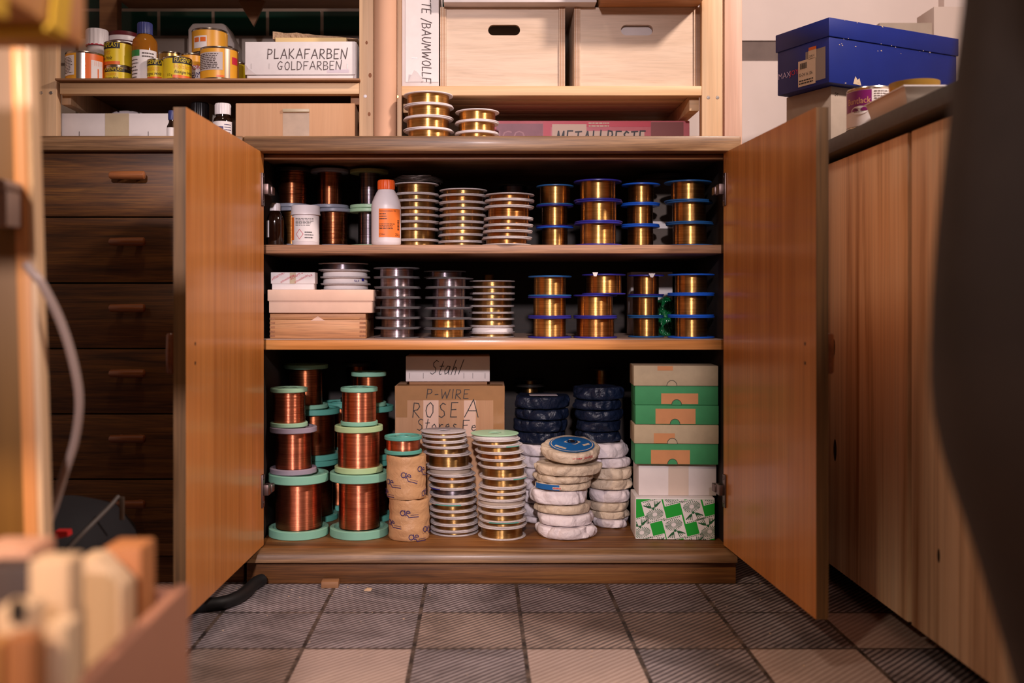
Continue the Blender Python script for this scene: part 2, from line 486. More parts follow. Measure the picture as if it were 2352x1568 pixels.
_text_cache = {}
def text_geo(body):
    """printed letters as vertices and faces in a plane, cap height about 0.7"""
    if body not in _text_cache:
        cu = bpy.data.curves.new('lettering', 'FONT'); cu.body = body
        cu.resolution_u = 2
        o = bpy.data.objects.new('lettering', cu)
        me = o.to_mesh()
        _text_cache[body] = ([tuple(v.co) for v in me.vertices], [tuple(p.vertices) for p in me.polygons])
        o.to_mesh_clear()
        bpy.data.objects.remove(o); bpy.data.curves.remove(cu)
    return _text_cache[body]
def text_flat(mb, body, x, z, size, y=-0.0008, rot=0.0, xs=1.0, shear=0.0):
    v, f = text_geo(body)
    ca, sa = math.cos(rot), math.sin(rot)
    vs = []
    for a, b, _ in v:
        a, b = (a + shear * b) * size * xs, b * size
        vs.append((x + a * ca - b * sa, y, z + a * sa + b * ca))
    return mb.add(vs, f)
def text_cyl(mb, body, R, ang, z, size, xs=1.0, shear=0.0, rot=0.0):
    """letters wrapped round a vertical cylinder; ang 0 faces -Y, positive towards +X"""
    v, f = text_geo(body)
    ca, sa = math.cos(rot), math.sin(rot)
    vs = []
    for a, b, _ in v:
        a, b = (a + shear * b) * size * xs, b * size
        a, b = a * ca - b * sa, a * sa + b * ca
        t = ang + a / R
        vs.append((R * math.sin(t), -R * math.cos(t), z + b))
    return mb.add(vs, f)
def patch_cyl(mb, R, a0, a1, z0, z1, n=None):
    n = n or max(2, int(abs(a1 - a0) / 0.12))
    vs = []
    for i in range(n + 1):
        t = a0 + (a1 - a0) * i / n
        vs += [(R * math.sin(t), -R * math.cos(t), z0), (R * math.sin(t), -R * math.cos(t), z1)]
    return mb.add(vs, [(2 * i, 2 * i + 2, 2 * i + 3, 2 * i + 1) for i in range(n)])
def print_lines_cyl(mb, R, a0, a1, z0, z1, n, frac=0.35, seed=1):
    r = random.Random(seed)
    for i in range(n):
        z = z1 - (i + .5) * (z1 - z0) / n; h = (z1 - z0) / n * frac / 2
        a = a0; end = a1 - r.uniform(0, .25) * (a1 - a0)
        while a < end:
            b = min(end, a + r.uniform(.06, .2) * (a1 - a0))
            patch_cyl(mb, R, a, b, z - h, z + h)
            a = b + .03 * (a1 - a0)
    return mb
def print_lines(mb, x0, x1, z0, z1, n, y=-.0008, frac=.35, seed=1):
    r = random.Random(seed)
    for i in range(n):
        z = z1 - (i + .5) * (z1 - z0) / n; h = (z1 - z0) / n * frac / 2
        a = x0; end = x1 - r.uniform(0, .25) * (x1 - x0)
        while a < end:
            b = min(end, a + r.uniform(.06, .2) * (x1 - x0))
            mb.add([(a, y, z - h), (b, y, z - h), (b, y, z + h), (a, y, z + h)], [(0, 1, 2, 3)])
            a = b + .03 * (x1 - x0)
    return mb
def rect(mb, x0, x1, z0, z1, y=-.0004):
    return mb.add([(x0, y, z0), (x1, y, z0), (x1, y, z1), (x0, y, z1)], [(0, 1, 2, 3)])

# ---------------------------------------------------------------- builders for repeated kinds
def spool(x, y, z0, z1, R, rw, t, mf, mw, label, group, mtop=None, hole=0.28, tilt=(0, 0), loose=0.0003, sticker=None, rim=True, cat='spool', name='wire_spool', wrap=None):
    h = z1 - z0; loose = loose * (.3 if loose < .0006 else .55)
    o = thing(name, label, cat, (x, y, z0), 0, group, rot=(tilt[0], tilt[1], random.uniform(-.3, .3)))
    rh = R * hole
    def fl(a, b, m, nm='flange'):
        c = min(t * .3, .0012)
        prof = [(rh, a), (R - c, a), (R, a + c), (R, b - c), (R - c, b)]
        if t > .006:   # moulded flange: raised rim and a recessed face with a hub
            prof += [(R * .86, b), (R * .83, b - t * .3), (R * .45, b - t * .3), (R * .42, b)]
        prof += [(rh, b)]
        return obj(nm, MB().lathe(prof, 48, closed=True), m, o, smooth=35)
    f = fl(h - t, h, mtop or mf)
    fl(0, t, mf)
    n = max(3, min(70, int((h - 2 * t) / .0014)))
    rr = random.Random(int(x * 1e5) + int(z0 * 1e5))
    ph = rr.uniform(0, 6)
    prof = [(rh, t)] + [(rw + rr.uniform(-1, 1) * loose + math.sin(ph + 9 * k / n) * loose * .6, t + (h - 2 * t) * k / n) for k in range(n + 1)] + [(rh, h - t)]
    if wrap:
        obj('paper_wrap', MB().lathe([(rh, t)] + [(rw + .0012 + .0004 * math.sin(k), t + (h - 2 * t) * k / 6) for k in range(7)] + [(rh, h - t)], 48), wrap, o, smooth=50)
    else:
        obj('wire', MB().lathe(prof, 56), mw, o, smooth=60)
    if sticker:
        obj('sticker', patch_cyl(MB(), R + .0003, sticker[0], sticker[1], h - t + .0002, h - .0002), sticker[2], o)
    return o

ORD = ['topmost', 'second from top', 'third from top', 'fourth from top', 'fifth from top', 'sixth from top', 'seventh from top', 'eighth from top',
       'ninth from top', 'tenth from top', 'eleventh from top', 'twelfth from top', 'thirteenth from top', 'fourteenth from top', 'lowest']
def stack(cx, half, d, ys, base, t, mf, mw, what, where, group, rwf=.8, opts=None, jit=.0012, only_mats=None):
    """a pile of spools: cx, half in photo pixels at depth d; ys are the levels read from the photo, top first; base is the height of what carries the pile"""
    n = len(ys) - 1
    Rm = (half if not callable(half) else half(0.5)) * d / FPX
    zs = [PZ(y, d - Rm) for y in ys]
    k = (zs[0] - base) / (zs[0] - zs[-1])
    zs = [base + (z - zs[-1]) * k for z in zs]
    for i in range(n):
        u = i / max(1, n - 1)
        R = (half(u) if callable(half) else half) * d / FPX
        x = PX(cx(u) if callable(cx) else cx, d) + random.uniform(-jit, jit)
        op = dict((opts or {}).get(i, {}))
        word = op.pop('what', what)
        m_f = op.pop('mf', mf); m_w = op.pop('mw', mw)
        rw = R * op.pop('rwf', rwf)
        o = 'lowest' if i == n - 1 else ORD[i]
        spool(x, d + random.uniform(-jit, jit) * .5, zs[i + 1], zs[i] - .0002, R, rw, t, m_f, m_w, f'{word}, {o} {where}', group, **op)
    return zs

def packet(x, y, z0, z1, R, m, label, group, seed, amp=.004, tilt=(0, 0), dome=.1, cat='packet', name='wrapped_packet', deco=None):
    """a paper-wrapped round coil: flat drum with swollen edge, creased all over"""
    h = z1 - z0
    o = thing(name, label, cat, (x, y, z0), 0, group, rot=(tilt[0], tilt[1], 0))
    prof = [(0.0, 0.04 * h)]
    for k in range(1, 5): prof.append((R * .86 * k / 4, .02 * h))
    for k in range(13):
        a = -math.pi / 2 + math.pi * k / 12
        prof.append((R * .86 + R * .14 * max(0.0, math.cos(a)) ** .6, h * (.5 + .47 * math.sin(a))))
    for k in range(7, 0, -1): prof.append((R * .84 * k / 7, h * (.97 + dome * (1 - k / 7))))
    prof.append((0.0, h * (.97 + dome)))
    off = Vector((seed * 3.7, seed * 1.3, seed * 2.1))
    def fn(r, z, a):
        p = Vector((r * math.cos(a), r * math.sin(a), z)) * 30 + off
        p += Vector((mnoise.noise(p * .6), mnoise.noise(p * .6 + off), 0)) * .9
        e = min(1, max(0, (r / R - .35) / .45))
        F = mnoise.voronoi(p)[0]
        crease = min(1.2, F[1] - F[0])
        F2 = mnoise.voronoi(p * 2.1 + off)[0]
        w = mnoise.noise(p * .35)
        rr = r * (1 + .03 * math.cos(2 * a + seed) * e) + amp * (2.6 * (.5 - F[0]) + .6 * (.5 - F2[0]) + 1.0 * w - .5) * e
        zz = z + amp * (1.0 * (.45 - F[0]) + .5 * (.4 - F2[0])) * (.6 if z < .1 * h or z > .9 * h else 1.0)
        return min(rr, R * 1.06), min(max(zz, 0.0), h * (1.0 + dome))
    obj('wrapper', MB().lathe(prof, 110, fn=fn), m, o, smooth=24)
    if deco: deco(o, R, h, dome)
    return o

def carton(name, label, cat, x0, x1, d, dep, z0, z1, m, rotz=0.0, group=None, bevel=.0015, lid=None, lidm=None, inset=.0015):
    """a box standing with its front at depth d; local origin at the middle of the lower front edge"""
    o = thing(name, label, cat, ((x0 + x1) / 2, d, z0), rotz, group)
    w = (x1 - x0) / 2; h = z1 - z0
    if lid:
        obj('box_base', B(-w + inset, w - inset, inset, dep - inset, 0, h - .001), m, o, bevel)
        obj('lid', B(-w, w, 0, dep, h - lid, h), lidm or m, o, bevel)
    else:
        obj('box_body', B(-w, w, 0, dep, 0, h), m, o, bevel)
    return o, w, h

def bottle(name, label, cat, x, y, z0, prof, mb_, cap_r, cap_z0, cap_z1, mcap, group=None, ridges=0):
    o = thing(name, label, cat, (x, y, z0), 0, group)
    obj('body', MB().lathe(prof, 44), mb_, o, smooth=40)
    c = .0012
    def fn(r, z, a): return (r * (1 + (.025 * (1 if int(a / (2 * math.pi) * ridges * 2 + .5) % 2 else -1) if ridges and cap_z0 + .002 < z < cap_z1 - .002 else 0)), z)
    pr = [(0, cap_z0), (cap_r, cap_z0), (cap_r, cap_z0 + .0025), (cap_r, cap_z1 - .003), (cap_r - c, cap_z1), (0, cap_z1)]
    obj('cap', MB().lathe(pr, ridges * 4 if ridges else 40, fn=fn), mcap, o, smooth=30)
    return o

def tin(label, px, half, ytop, base, d, mbody, group, mlid=None, name='paint_tin', ytop_z=None, lid='rim'):
    R = half * d / FPX
    x = PX(px, d); h = PZ(ytop, d - R) - base
    o = thing(name, label, 'tin', (x, d, base), 0, group)
    e = .0016
    obj('body', MB().lathe([(0, 0), (R, 0), (R + e * .3, .001), (R, .0026), (R - .0006, .0034), (R - .0006, h - .004), (R, h - .003), (R + e * .3, h - .0015), (R, h), (R - .002, h), (R - .0026, h - .003), (0, h - .003)], 56), TIN, o, smooth=35)
    obj('label', patch_cyl(MB(), R, -math.pi, math.pi, .0034, h - .004, 56), mbody, o, smooth=60)
    obj('lid', MB().lathe([(0, h - .0028), (R * .72, h - .0028), (R * .76, h - .0008), (R * .82, h - .0008), (R - .003, h - .0026)], 48), mlid or TIN, o, smooth=35)
    return o, R, h

# ================================================================ the room
WALL_Y = 2.42
def floor_mats():
    out = []
    for nm, hi, lo, dirt in (('floor_tile_dark', '#b8aaaa', '#5c5256', .55), ('floor_tile_worn', '#c0a698', '#665a57', .42), ('floor_tile_light', '#cbb3a8', '#b0978c', .2)):
        m, nt, b = new_mat(nm)
        tc = nt.nodes.new('ShaderNodeTexCoord')
        def math_(op, a, bb=None):
            n = nt.nodes.new('ShaderNodeMath'); n.operation = op
            for i, v in enumerate((a, bb)):
                if v is None: continue
                if hasattr(v, 'is_linked'): nt.links.new(v, n.inputs[i])
                else: n.inputs[i].default_value = v
            return n.outputs[0]
        sp = nt.nodes.new('ShaderNodeSeparateXYZ')
        nt.links.new(tc.outputs['Object'], sp.inputs[0])
        wob = noise_tex(nt, tc.outputs['Object'], 14, 3)
        ph = math_('ADD', math_('MULTIPLY', math_('SUBTRACT', sp.outputs[0], sp.outputs[1]), 2 * math.pi / .0134), math_('MULTIPLY', wob, 3.0))
        rib = math_('MULTIPLY', math_('ADD', math_('SINE', ph), 1.0), .5)
        ribc = ramp(nt, rib, [(.25, lo), (.75, hi)])
        d1 = ramp(nt, noise_tex(nt, tc.outputs['Object'], 6.5, 8, .68, .8), [(.38, (1 - dirt, 1 - dirt, 1 - dirt, 1)), (.62, (1, 1, 1, 1))])
        col = mixc(nt, ribc, d1, 1.0, 'MULTIPLY')
        spk = ramp(nt, noise_tex(nt, tc.outputs['Object'], 160, 2, .5), [(.70, (0, 0, 0, 1)), (.76, (1, 1, 1, 1))])
        col = mixc(nt, col, lin('#a58a78'), math_('MULTIPLY', spk, .6))
        def edge(v, o0, step):
            u = math_('FRACT', math_('ADD', math_('DIVIDE', math_('SUBTRACT', v, o0), step), 40.0))
            return math_('MULTIPLY', math_('SUBTRACT', .5, math_('ABSOLUTE', math_('SUBTRACT', u, .5))), step)
        gx = math_('LESS_THAN', math_('ADD', edge(sp.outputs[0], .0705, .171), math_('MULTIPLY', wob, -.0016)), .0026)
        gy = math_('LESS_THAN', math_('ADD', edge(sp.outputs[1], 1.53, .178), math_('MULTIPLY', wob, -.0016)), .0022)
        g = math_('MAXIMUM', gx, gy)
        gc = ramp(nt, noise_tex(nt, tc.outputs['Object'], 30, 4), [(.4, '#2c2624'), (.65, '#6e5d52')])
        nt.links.new(mixc(nt, col, gc, g), b.inputs['Base Color'])
        b.inputs['Roughness'].default_value = .55
        hgt = math_('SUBTRACT', rib, math_('MULTIPLY', g, 2.0))
        bump(nt, b, hgt, .55, .0016)
        out.append(m)
    return out
mb = MB()
GX, GY, DX, DY = .0705, 1.53, .171, .178
for j in range(-27, 6):
    for i in range(-13, 9):
        x0, y0 = GX + i * DX, GY + j * DY
        if j <= -1: k = 2 if (i + j) % 2 else (1 if (i * 3 + j) % 5 == 0 else 0)
        elif j == 0: k = 2 if i == 3 else (1 if i in (-1, 1, 0) else 0)
        else: k = 0
        mb.cur = k
        mb.add([(x0, y0, 0), (x0 + DX, y0, 0), (x0 + DX, y0 + DY, 0), (x0, y0 + DY, 0)], [(0, 1, 2, 3)])
fl = struct(obj('floor', mb, floor_mats()))
fl['label'] = 'ribbed quarry tile floor, dark with lighter tiles'

# back wall: glazed tiles behind the rack, white plaster above the counter
def tile_mat(name, c, c2, rough):
    m, nt, b = new_mat(name)
    tc = nt.nodes.new('ShaderNodeTexCoord')
    mp = nt.nodes.new('ShaderNodeMapping')
    mp.inputs['Rotation'].default_value = (math.pi / 2, 0, 0)
    mp.inputs['Location'].default_value = (.026, -1.180, 0)
    nt.links.new(tc.outputs['Object'], mp.inputs[0])
    sw = nt.nodes.new('ShaderNodeSeparateXYZ'); nt.links.new(tc.outputs['Object'], sw.inputs[0])
    cb = nt.nodes.new('ShaderNodeCombineXYZ')
    ax = nt.nodes.new('ShaderNodeMath'); ax.operation = 'ADD'; ax.inputs[1].default_value = .847 + 10 * .1327
    az = nt.nodes.new('ShaderNodeMath'); az.operation = 'ADD'; az.inputs[1].default_value = -1.180 + 20 * .0665
    nt.links.new(sw.outputs[0], ax.inputs[0]); nt.links.new(sw.outputs[2], az.inputs[0])
    nt.links.new(ax.outputs[0], cb.inputs[0]); nt.links.new(az.outputs[0], cb.inputs[1])
    br = nt.nodes.new('ShaderNodeTexBrick')
    br.inputs['Scale'].default_value = 1.0
    br.inputs['Brick Width'].default_value = .1327
    br.inputs['Row Height'].default_value = .0665
    br.inputs['Mortar Size'].default_value = .004
    br.inputs['Mortar Smooth'].default_value = .2
    br.inputs['Color1'].default_value = lin(c); br.inputs['Color2'].default_value = lin(c2)
    br.inputs['Mortar'].default_value = lin('#6f5f55')
    nt.links.new(cb.outputs[0], br.inputs['Vector'])
    nt.links.new(br.outputs['Color'], b.inputs['Base Color'])
    b.inputs['Roughness'].default_value = rough
    bump(nt, b, br.outputs['Fac'], .6, -.002)
    return m
PLASTER = plain('white_plaster', '#e6d6d0', .85, var=.05, vscale=7, bmp=.35, bscale=26)
mb = MB()
mb.cur = 0; mb.box(-2.2, .47, WALL_Y, WALL_Y + .1, 1.180, 2.3)
mb.cur = 1; mb.box(-2.2, .47, WALL_Y, WALL_Y + .1, 0, 1.180)
mb.cur = 2; mb.box(.47, 1.12, WALL_Y, WALL_Y + .1, 0, 1.122)
mb.box(.47, 1.12, WALL_Y, WALL_Y + .1, 1.172, 2.3)
mb.box(1.12, 1.6, WALL_Y - .03, WALL_Y + .1, 0, 2.3)
mb.cur = 3; mb.box(.47, 1.12, WALL_Y + .004, WALL_Y + .1, 1.122, 1.172)
struct(obj('wall_back', mb, [tile_mat('glazed_tile_green', '#06211a', '#0a2a20', .12), tile_mat('glazed_tile_white', '#c9bdb2', '#bcae a2'.replace(' ', ''), .2), PLASTER, plain('grey_mortar_band', '#7a6b66', .9, var=.12, vscale=30, bmp=.3, bscale=60)]))
struct(obj('wall_right', B(1.5, 1.6, -3.2, WALL_Y, 0, 2.3), PLASTER))
struct(obj('wall_left', B(-2.2, -2.1, -3.2, WALL_Y, 0, 2.3), PLASTER))
o = tag(obj('wall_board', B(PX(1664, 2.13), PX(1705, 2.13), 2.13, 2.16, 0, 2.0), wood('pink_pine', ['#d2a48c', '#e2bba4', '#eac8b4'], 'Z', 16, .05, .55, 0, .1), bevel=.002), 'pale pinkish pine board upright against the end of the rack', 'board')

# ================================================================ oak cabinet
CL, CR = -.425, .476          # inner faces of the sides
cab = thing('oak_cabinet', 'open dark oak cabinet with two doors, its shelves full of wire spools', 'cabinet', (.026, 1.9, 0))
def part(name, x0, x1, y0, y1, z0, z1, m, bev=.0015, par=None, base=None):
    p = par or cab; l = base or (.026, 1.9, 0)
    return obj(name, B(x0 - l[0], x1 - l[0], y0 - l[1], y1 - l[1], z0 - l[2], z1 - l[2]), m, p, bev)
SH_B, SH_L, SH_U, TOPZ = .067, .461, .6456, .847
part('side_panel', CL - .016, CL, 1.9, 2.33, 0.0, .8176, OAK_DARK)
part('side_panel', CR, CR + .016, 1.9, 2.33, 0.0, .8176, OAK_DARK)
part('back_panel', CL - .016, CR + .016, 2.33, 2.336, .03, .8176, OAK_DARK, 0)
part('top_panel', CL - .018, .4935, 1.866, 2.37, .8176, TOPZ, OAK_TOP, .004)
part('top_rail', CL, CR, 1.902, 1.922, .807, .8172, OAK)
part('bottom_panel', CL, CR, 1.885, 2.33, .048, SH_B, OAK, .001)
SH_B += .0004
mbx = MB().prism([(0, 0), (.022, 0), (.022, .022), (.012, .022), (.005, .019), (.0, .014)], 0, .926)
mbx.xf(Matrix(((0, 1, 0, CL - .016 - .026), (1, 0, 0, 1.862 - 1.9), (0, 0, 1, .0455), (0, 0, 0, 1))))
obj('base_moulding', mbx, OAK_TOP, cab, smooth=50)
part('plinth', CL - .016, CR + .012, 1.884, 1.899, 0.0, .044, OAK)
part('shelf', CL, CR, 1.93, 2.325, SH_U - .0168, SH_U, OAK_SHELF)
s = part('shelf', CL, CR, 1.93, 2.325, SH_L - .0195, SH_L, PINE_SHELF)
obj('shelf_lining', B(CL - .026, CR - .026, .0295, .42, SH_L - .0001, SH_L + .0012), plain('lining_card', '#a88a78', .7), cab)
SH_L += .0015; SH_U += .0003

def cab_door(name, px_, py_, ang, sgn):
    """sgn -1: hinged at the left side; +1: at the right side. Local x runs out along the door from the hinge, y is thickness away from the opening"""
    W_, H_, T_, zb = .447, .7465, .0185, .0715
    M = Matrix.Translation((px_ - .026, py_ - 1.9, zb)) @ Matrix.Rotation(ang, 4, 'Z')
    dr = obj(name, B(0, W_, 0, T_ * -sgn, 0, H_) if sgn < 0 else B(0, W_, -T_, 0, 0, H_), [VENEER, DOOR_EDGE], cab, 0)
    me = dr.data
    for p in me.polygons:
        if abs(p.normal.x) > .9 or abs(p.normal.z) > .9: p.material_index = 1
    dr.matrix_local = M
    f = -1 if sgn < 0 else 1
    # handle on the outer face, two screw holes on the inner face
    yo = T_ if sgn < 0 else -T_
    hx = W_ - .042
    hb = MB()
    for zc in (.371, .400):
        hb.tube([(hx, yo, zc), (hx, yo - f * .016, zc)], .005, 10)
    hb.tube([(hx, yo - f * .018, .3555), (hx, yo - f * .018, .358), (hx, yo - f * .018, .386), (hx, yo - f * .018, .413), (hx, yo - f * .018, .4155)], [.005, .0072, .008, .0072, .005], 14)
    obj('handle', hb, KNOB, dr, smooth=40)
    for zc in (.371, .400):
        obj('screw', MB().lathe([(0, 0), (.0028, 0), (.0028, .0006), (0, .0006)], 16).xf(Matrix.Translation((hx, 0, zc)) @ Matrix.Rotation(math.pi / 2 * (1 if f < 0 else 1), 4, 'X') @ Matrix.Translation((0, 0, -.0003))), BLACK, dr)
    for zc in (.105, .676):
        h = MB()
        h.box(.004, .019, -.0004, f * .0032, zc - .031, zc + .031)
        h.tube([(.011, f * .003, zc - .022), (.011, f * .0042, zc - .022)], .0032, 10)
        h.tube([(.011, f * .003, zc + .024), (.011, f * .0042, zc + .024)], .0032, 10)
        h.box(-.012, .012, f * .002, f * .012, zc - .009, zc + .011)
        h.box(-.030, -.010, f * .004, f * .014, zc - .007, zc + .008)
        obj('hinge', h, HINGE, dr, .0008)
    return dr
# the angle turns local +x (out along the door) to point at the room
cab_door('door', -.4105, 1.893, -math.pi / 2 - math.radians(2.1), 1)
cab_door('door', .4665, 1.893, -math.pi / 2 + math.radians(3.2), -1)

# ================================================================ chest of drawers beside it
CX0, CX1 = -.925, -.448
ch = thing('drawer_chest', 'dark oak chest of six drawers with round wooden bar handles', 'chest of drawers', ((CX0 + CX1) / 2, 1.9, 0))
bl = ((CX0 + CX1) / 2, 1.9, 0)
def cp(n, *a, **k): return part(n, *a, par=ch, base=bl, **k)
cp('top_panel', CX0, CX1 + .004, 1.868, 2.36, .819, .8475, OAK_TOP, bev=.004)
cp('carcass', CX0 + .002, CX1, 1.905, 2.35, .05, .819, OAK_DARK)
cp('plinth', CX0 + .002, CX1, 1.892, 1.905, 0, .05, OAK)
cp('base_rail', CX0 + .002, CX1, 1.886, 1.905, .052, .078, OAK)
OAK_F = wood('oak_front', ['#3c200a', '#623a14', '#7e511e'], 'X', 42, .07, .5, .0, .45, .12, .2, 1.4)
for (ya, yb) in ((348, 497), (500, 648), (652, 799), (802, 949), (952, 1099), (1102, 1249)):
    z1, z0 = PZ(ya, 1.886), PZ(yb, 1.886)
    dr = cp('drawer', CX0 + .004, CX1 - .002, 1.886, 1.9045, z0, z1, OAK_F, bev=.0015)
    zc = PZ(ya + 55, 1.87); xc = PX(294, 1.87) - bl[0]
    hb = MB()
    for s_ in (-.018, .018):
        hb.tube([(xc + s_, -.014, zc), (xc + s_, -.032, zc)], .006, 12)
    hb.tube([(xc - .0335, -.034, zc), (xc - .031, -.034, zc), (xc - .005, -.034, zc), (xc + .024, -.034, zc), (xc + .0315, -.034, zc), (xc + .0335, -.034, zc)], [.005, .0072, .0078, .0082, .0078, .0055], 16)
    obj('handle', hb, KNOB, dr, smooth=45)

# ================================================================ pine rack on top
def screw_head(name, x, z, par, y, m=STEEL, r=.0038):
    s_ = MB().lathe([(0, 0), (r, 0), (r * .8, .0012), (0, .0014)], 16).xf(Matrix.Translation((x, y, z)) @ Matrix.Rotation(math.pi / 2, 4, 'X'))
    o_ = obj('screw', s_, m, par, smooth=30)
    return o_
RF = 1.97
rk = thing('pine_rack', 'pale pine open rack with screwed posts, standing on the cabinet and chest', 'shelving rack', (-.1, RF, TOPZ))
rb = (-.1, RF, TOPZ)
def rp(n, *a, **k): return part(n, *a, par=rk, base=rb, **k)
RT = 1.42
def post(x0, x1, z0=TOPZ + .0006, dep=.03, d=RF, screws=(), sm=STEEL):
    p = rp('post', x0, x1, d, d + dep, z0, RT, PINE, bev=.0015)
    for (px_, py_) in screws:
        screw_head('screw', PX(px_, d) - rb[0], PZ(py_, d) - rb[2], p, d - rb[1] + .0004, sm)
    return p
post(PX(82, RF), PX(130, RF), .8482, screws=((94, 213), (117, 213)), dep=.022)
post(PX(825, RF), PX(858, RF), screws=((839, 221),), sm=WHITEPL, dep=.022)
mp_ = [o_ for o_ in rk.children if o_.name.startswith('post')][-1]
for px_, py_, r_ in ((842, 98, .0026), (850, 173, .0034), (848, 262, .003)):
    kn = MB().lathe([(0, 0), (r_, 0), (r_ * .7, .0004), (0, .0005)], 14).xf(Matrix.Translation((PX(px_, RF) - rb[0], RF - rb[1] + .0001, PZ(py_, RF) - rb[2])) @ Matrix.Scale(1.5, 4, (0, 0, 1)) @ Matrix.Rotation(math.pi / 2, 4, 'X'))
    obj('wood_knot', kn, plain('brown_knot', '#8a5228', .6), mp_)
post(PX(900, RF + .01), PX(922, RF + .01), d=RF + .02, dep=.022, screws=((912, 222),), sm=GOLD_TIN)
post(PX(1612, RF), PX(1660, RF), screws=((1627, 224), (1648, 224)), dep=.024)
for x0, x1 in ((PX(82, RF), PX(130, RF)), (PX(825, RF), PX(858, RF)), (PX(900, 2.29), PX(922, 2.29)), (PX(1612, RF), PX(1660, RF))):
    rp('post', x0, x1, 2.30, 2.33, .8482 if x0 < -.5 else TOPZ + .0006, RT, PINE_DARK)
# shelves
SL = .975                      # top of the board on the chest side
rp('shelf', PX(133, RF), PX(828, RF), 1.955, 2.36, SL - .004, SL, PINE_DARK, bev=.0006)
rp('front_rail', PX(137, RF), PX(825, RF), RF, RF + .02, SL - .028, SL - .0045, PINE_X)
rp('cross_bearer', PX(130, RF) + .0, PX(130, RF) + .02, RF + .022, 2.30, SL - .045, SL - .0045, PINE)
rp('cross_bearer', PX(825, RF) - .02, PX(825, RF), RF + .022, 2.30, SL - .045, SL - .0045, PINE_DARK)
SR = .963
rp('front_rail', PX(922, RF), PX(1612, RF), RF, RF + .022, SR - .019, SR, PINE_X)
for k in range(6):
    y = RF + .026 + k * .052
    rp('shelf_slat', PX(922, RF), PX(1612, RF), y, y + .044, SR - .014, SR, PINE_X)
rp('cross_bearer', PX(1612, RF) - .02, PX(1612, RF), RF + .024, 2.30, SR - .045, SR - .0145, PINE_X)
rp('cross_bearer', PX(922, RF), PX(922, RF) + .02, RF + .044, 2.30, SR - .045, SR - .0145, PINE_X)
rp('shelf', PX(137, RF), PX(825, RF), RF, 2.36, 1.232, 1.25, PINE_DARK)

# triangular corner gusset seen under the upper board
g = MB().prism([(PX(547, 2.30) - rb[0], 1.232 - rb[2]), (PX(582, 2.30) - rb[0], PZ(60, 2.30) - rb[2]), (PX(609, 2.30) - rb[0], 1.232 - rb[2])], 2.30 - rb[1], 2.31 - rb[1])
obj('gusset', g, PINE_DARK, rk, .001)

# ================================================================ counter at the side
CXF = .66
ct = thing('side_counter', 'long wooden counter with pine door fronts and slate grey worktop', 'counter', (CXF + .2, 1.7, 0))
cb_ = (CXF + .2, 1.7, 0)
def kp(n, *a, **k): return part(n, *a, par=ct, base=cb_, **k)
kp('worktop', CXF - .018, 1.25, 1.02, WALL_Y - .035, .806, .8325, SLATE, bev=.002)
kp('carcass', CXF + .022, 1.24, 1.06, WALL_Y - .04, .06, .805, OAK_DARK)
kp('kick_board', CXF + .07, 1.22, 1.07, WALL_Y - .05, 0, .06, plain('black_kickboard', '#14110f', .7))
for y0, y1 in ((1.075, 1.516), (1.529, 1.965), (1.978, WALL_Y - .045)):
    dr = kp('door', CXF, CXF + .02, y0, y1, .041, .795, COUNTER_WOOD, bev=.002)
    for zc, yy, r in ((.45, 1.845, .006), (.26, 1.84, .008), (.17, 1.425, .004)):
        if y0 < yy < y1:
            kn = MB().lathe([(0, 0), (r, 0), (r * .8, .0005), (0, .0006)], 14)
            kn.xf(Matrix.Translation((CXF - cb_[0], yy - cb_[1], zc)) @ Matrix.Scale(2.6, 4, (0, 0, 1)) @ Matrix.Rotation(-math.pi / 2, 4, 'Y'))
            obj('wood_knot', kn, plain('dark_knot', '#24150c', .6), dr)
COUNTER_Z = .8328

# ================================================================ upper cabinet shelf
RJ = random.Random(3)
def tall(px, half, d, z0, z1, mf, mw, label, rwf, t=.0075, g='tall reels of copper and grey wire', loose=.0004, **k):
    R = half * d / FPX
    return spool(PX(px, d), d, z0, z1, R, R * rwf, t, mf, mw, label, g, loose=loose, name='wire_reel', cat='reel', **k)
zt = PZ(384, 2.04); zm = (SH_U + zt) / 2
tall(672, 39.5, 2.06, zm + .0004, zt, GREYPL, COPPER_DARK, 'upper reel of dark copper wire with grey ends, above the small brown bottle', .80, mtop=DARKPL, loose=.0012)
tall(673, 39, 2.06, SH_U, zm, GREYPL, ROSE_BRASS, 'reel of pale copper wire standing behind the white screw jar', .80)
tall(757, 44, 2.08, zm + .0004, zt, GREYPL, COPPER_DARK, 'upper reel of copper wire with grey ends, second from the cabinet side', .62)
tall(766, 40, 2.075, SH_U, zm, GREYPL, COPPER_DARK, 'reel of tangled copper wire with grey ends beside the white screw jar', .80, loose=.0012)
tall(848, 44, 2.08, zm + .0004, zt - .001, MINT_PALE, GUNMETAL, 'upper reel of grey wire with green ends, over the orange-capped bottle', .52, mtop=OLIVEPL)
tall(846, 43, 2.08, SH_U, zm, MINT_PALE, GUNMETAL, 'lower reel of grey wire with pale green ends behind the orange-capped bottle', .54)

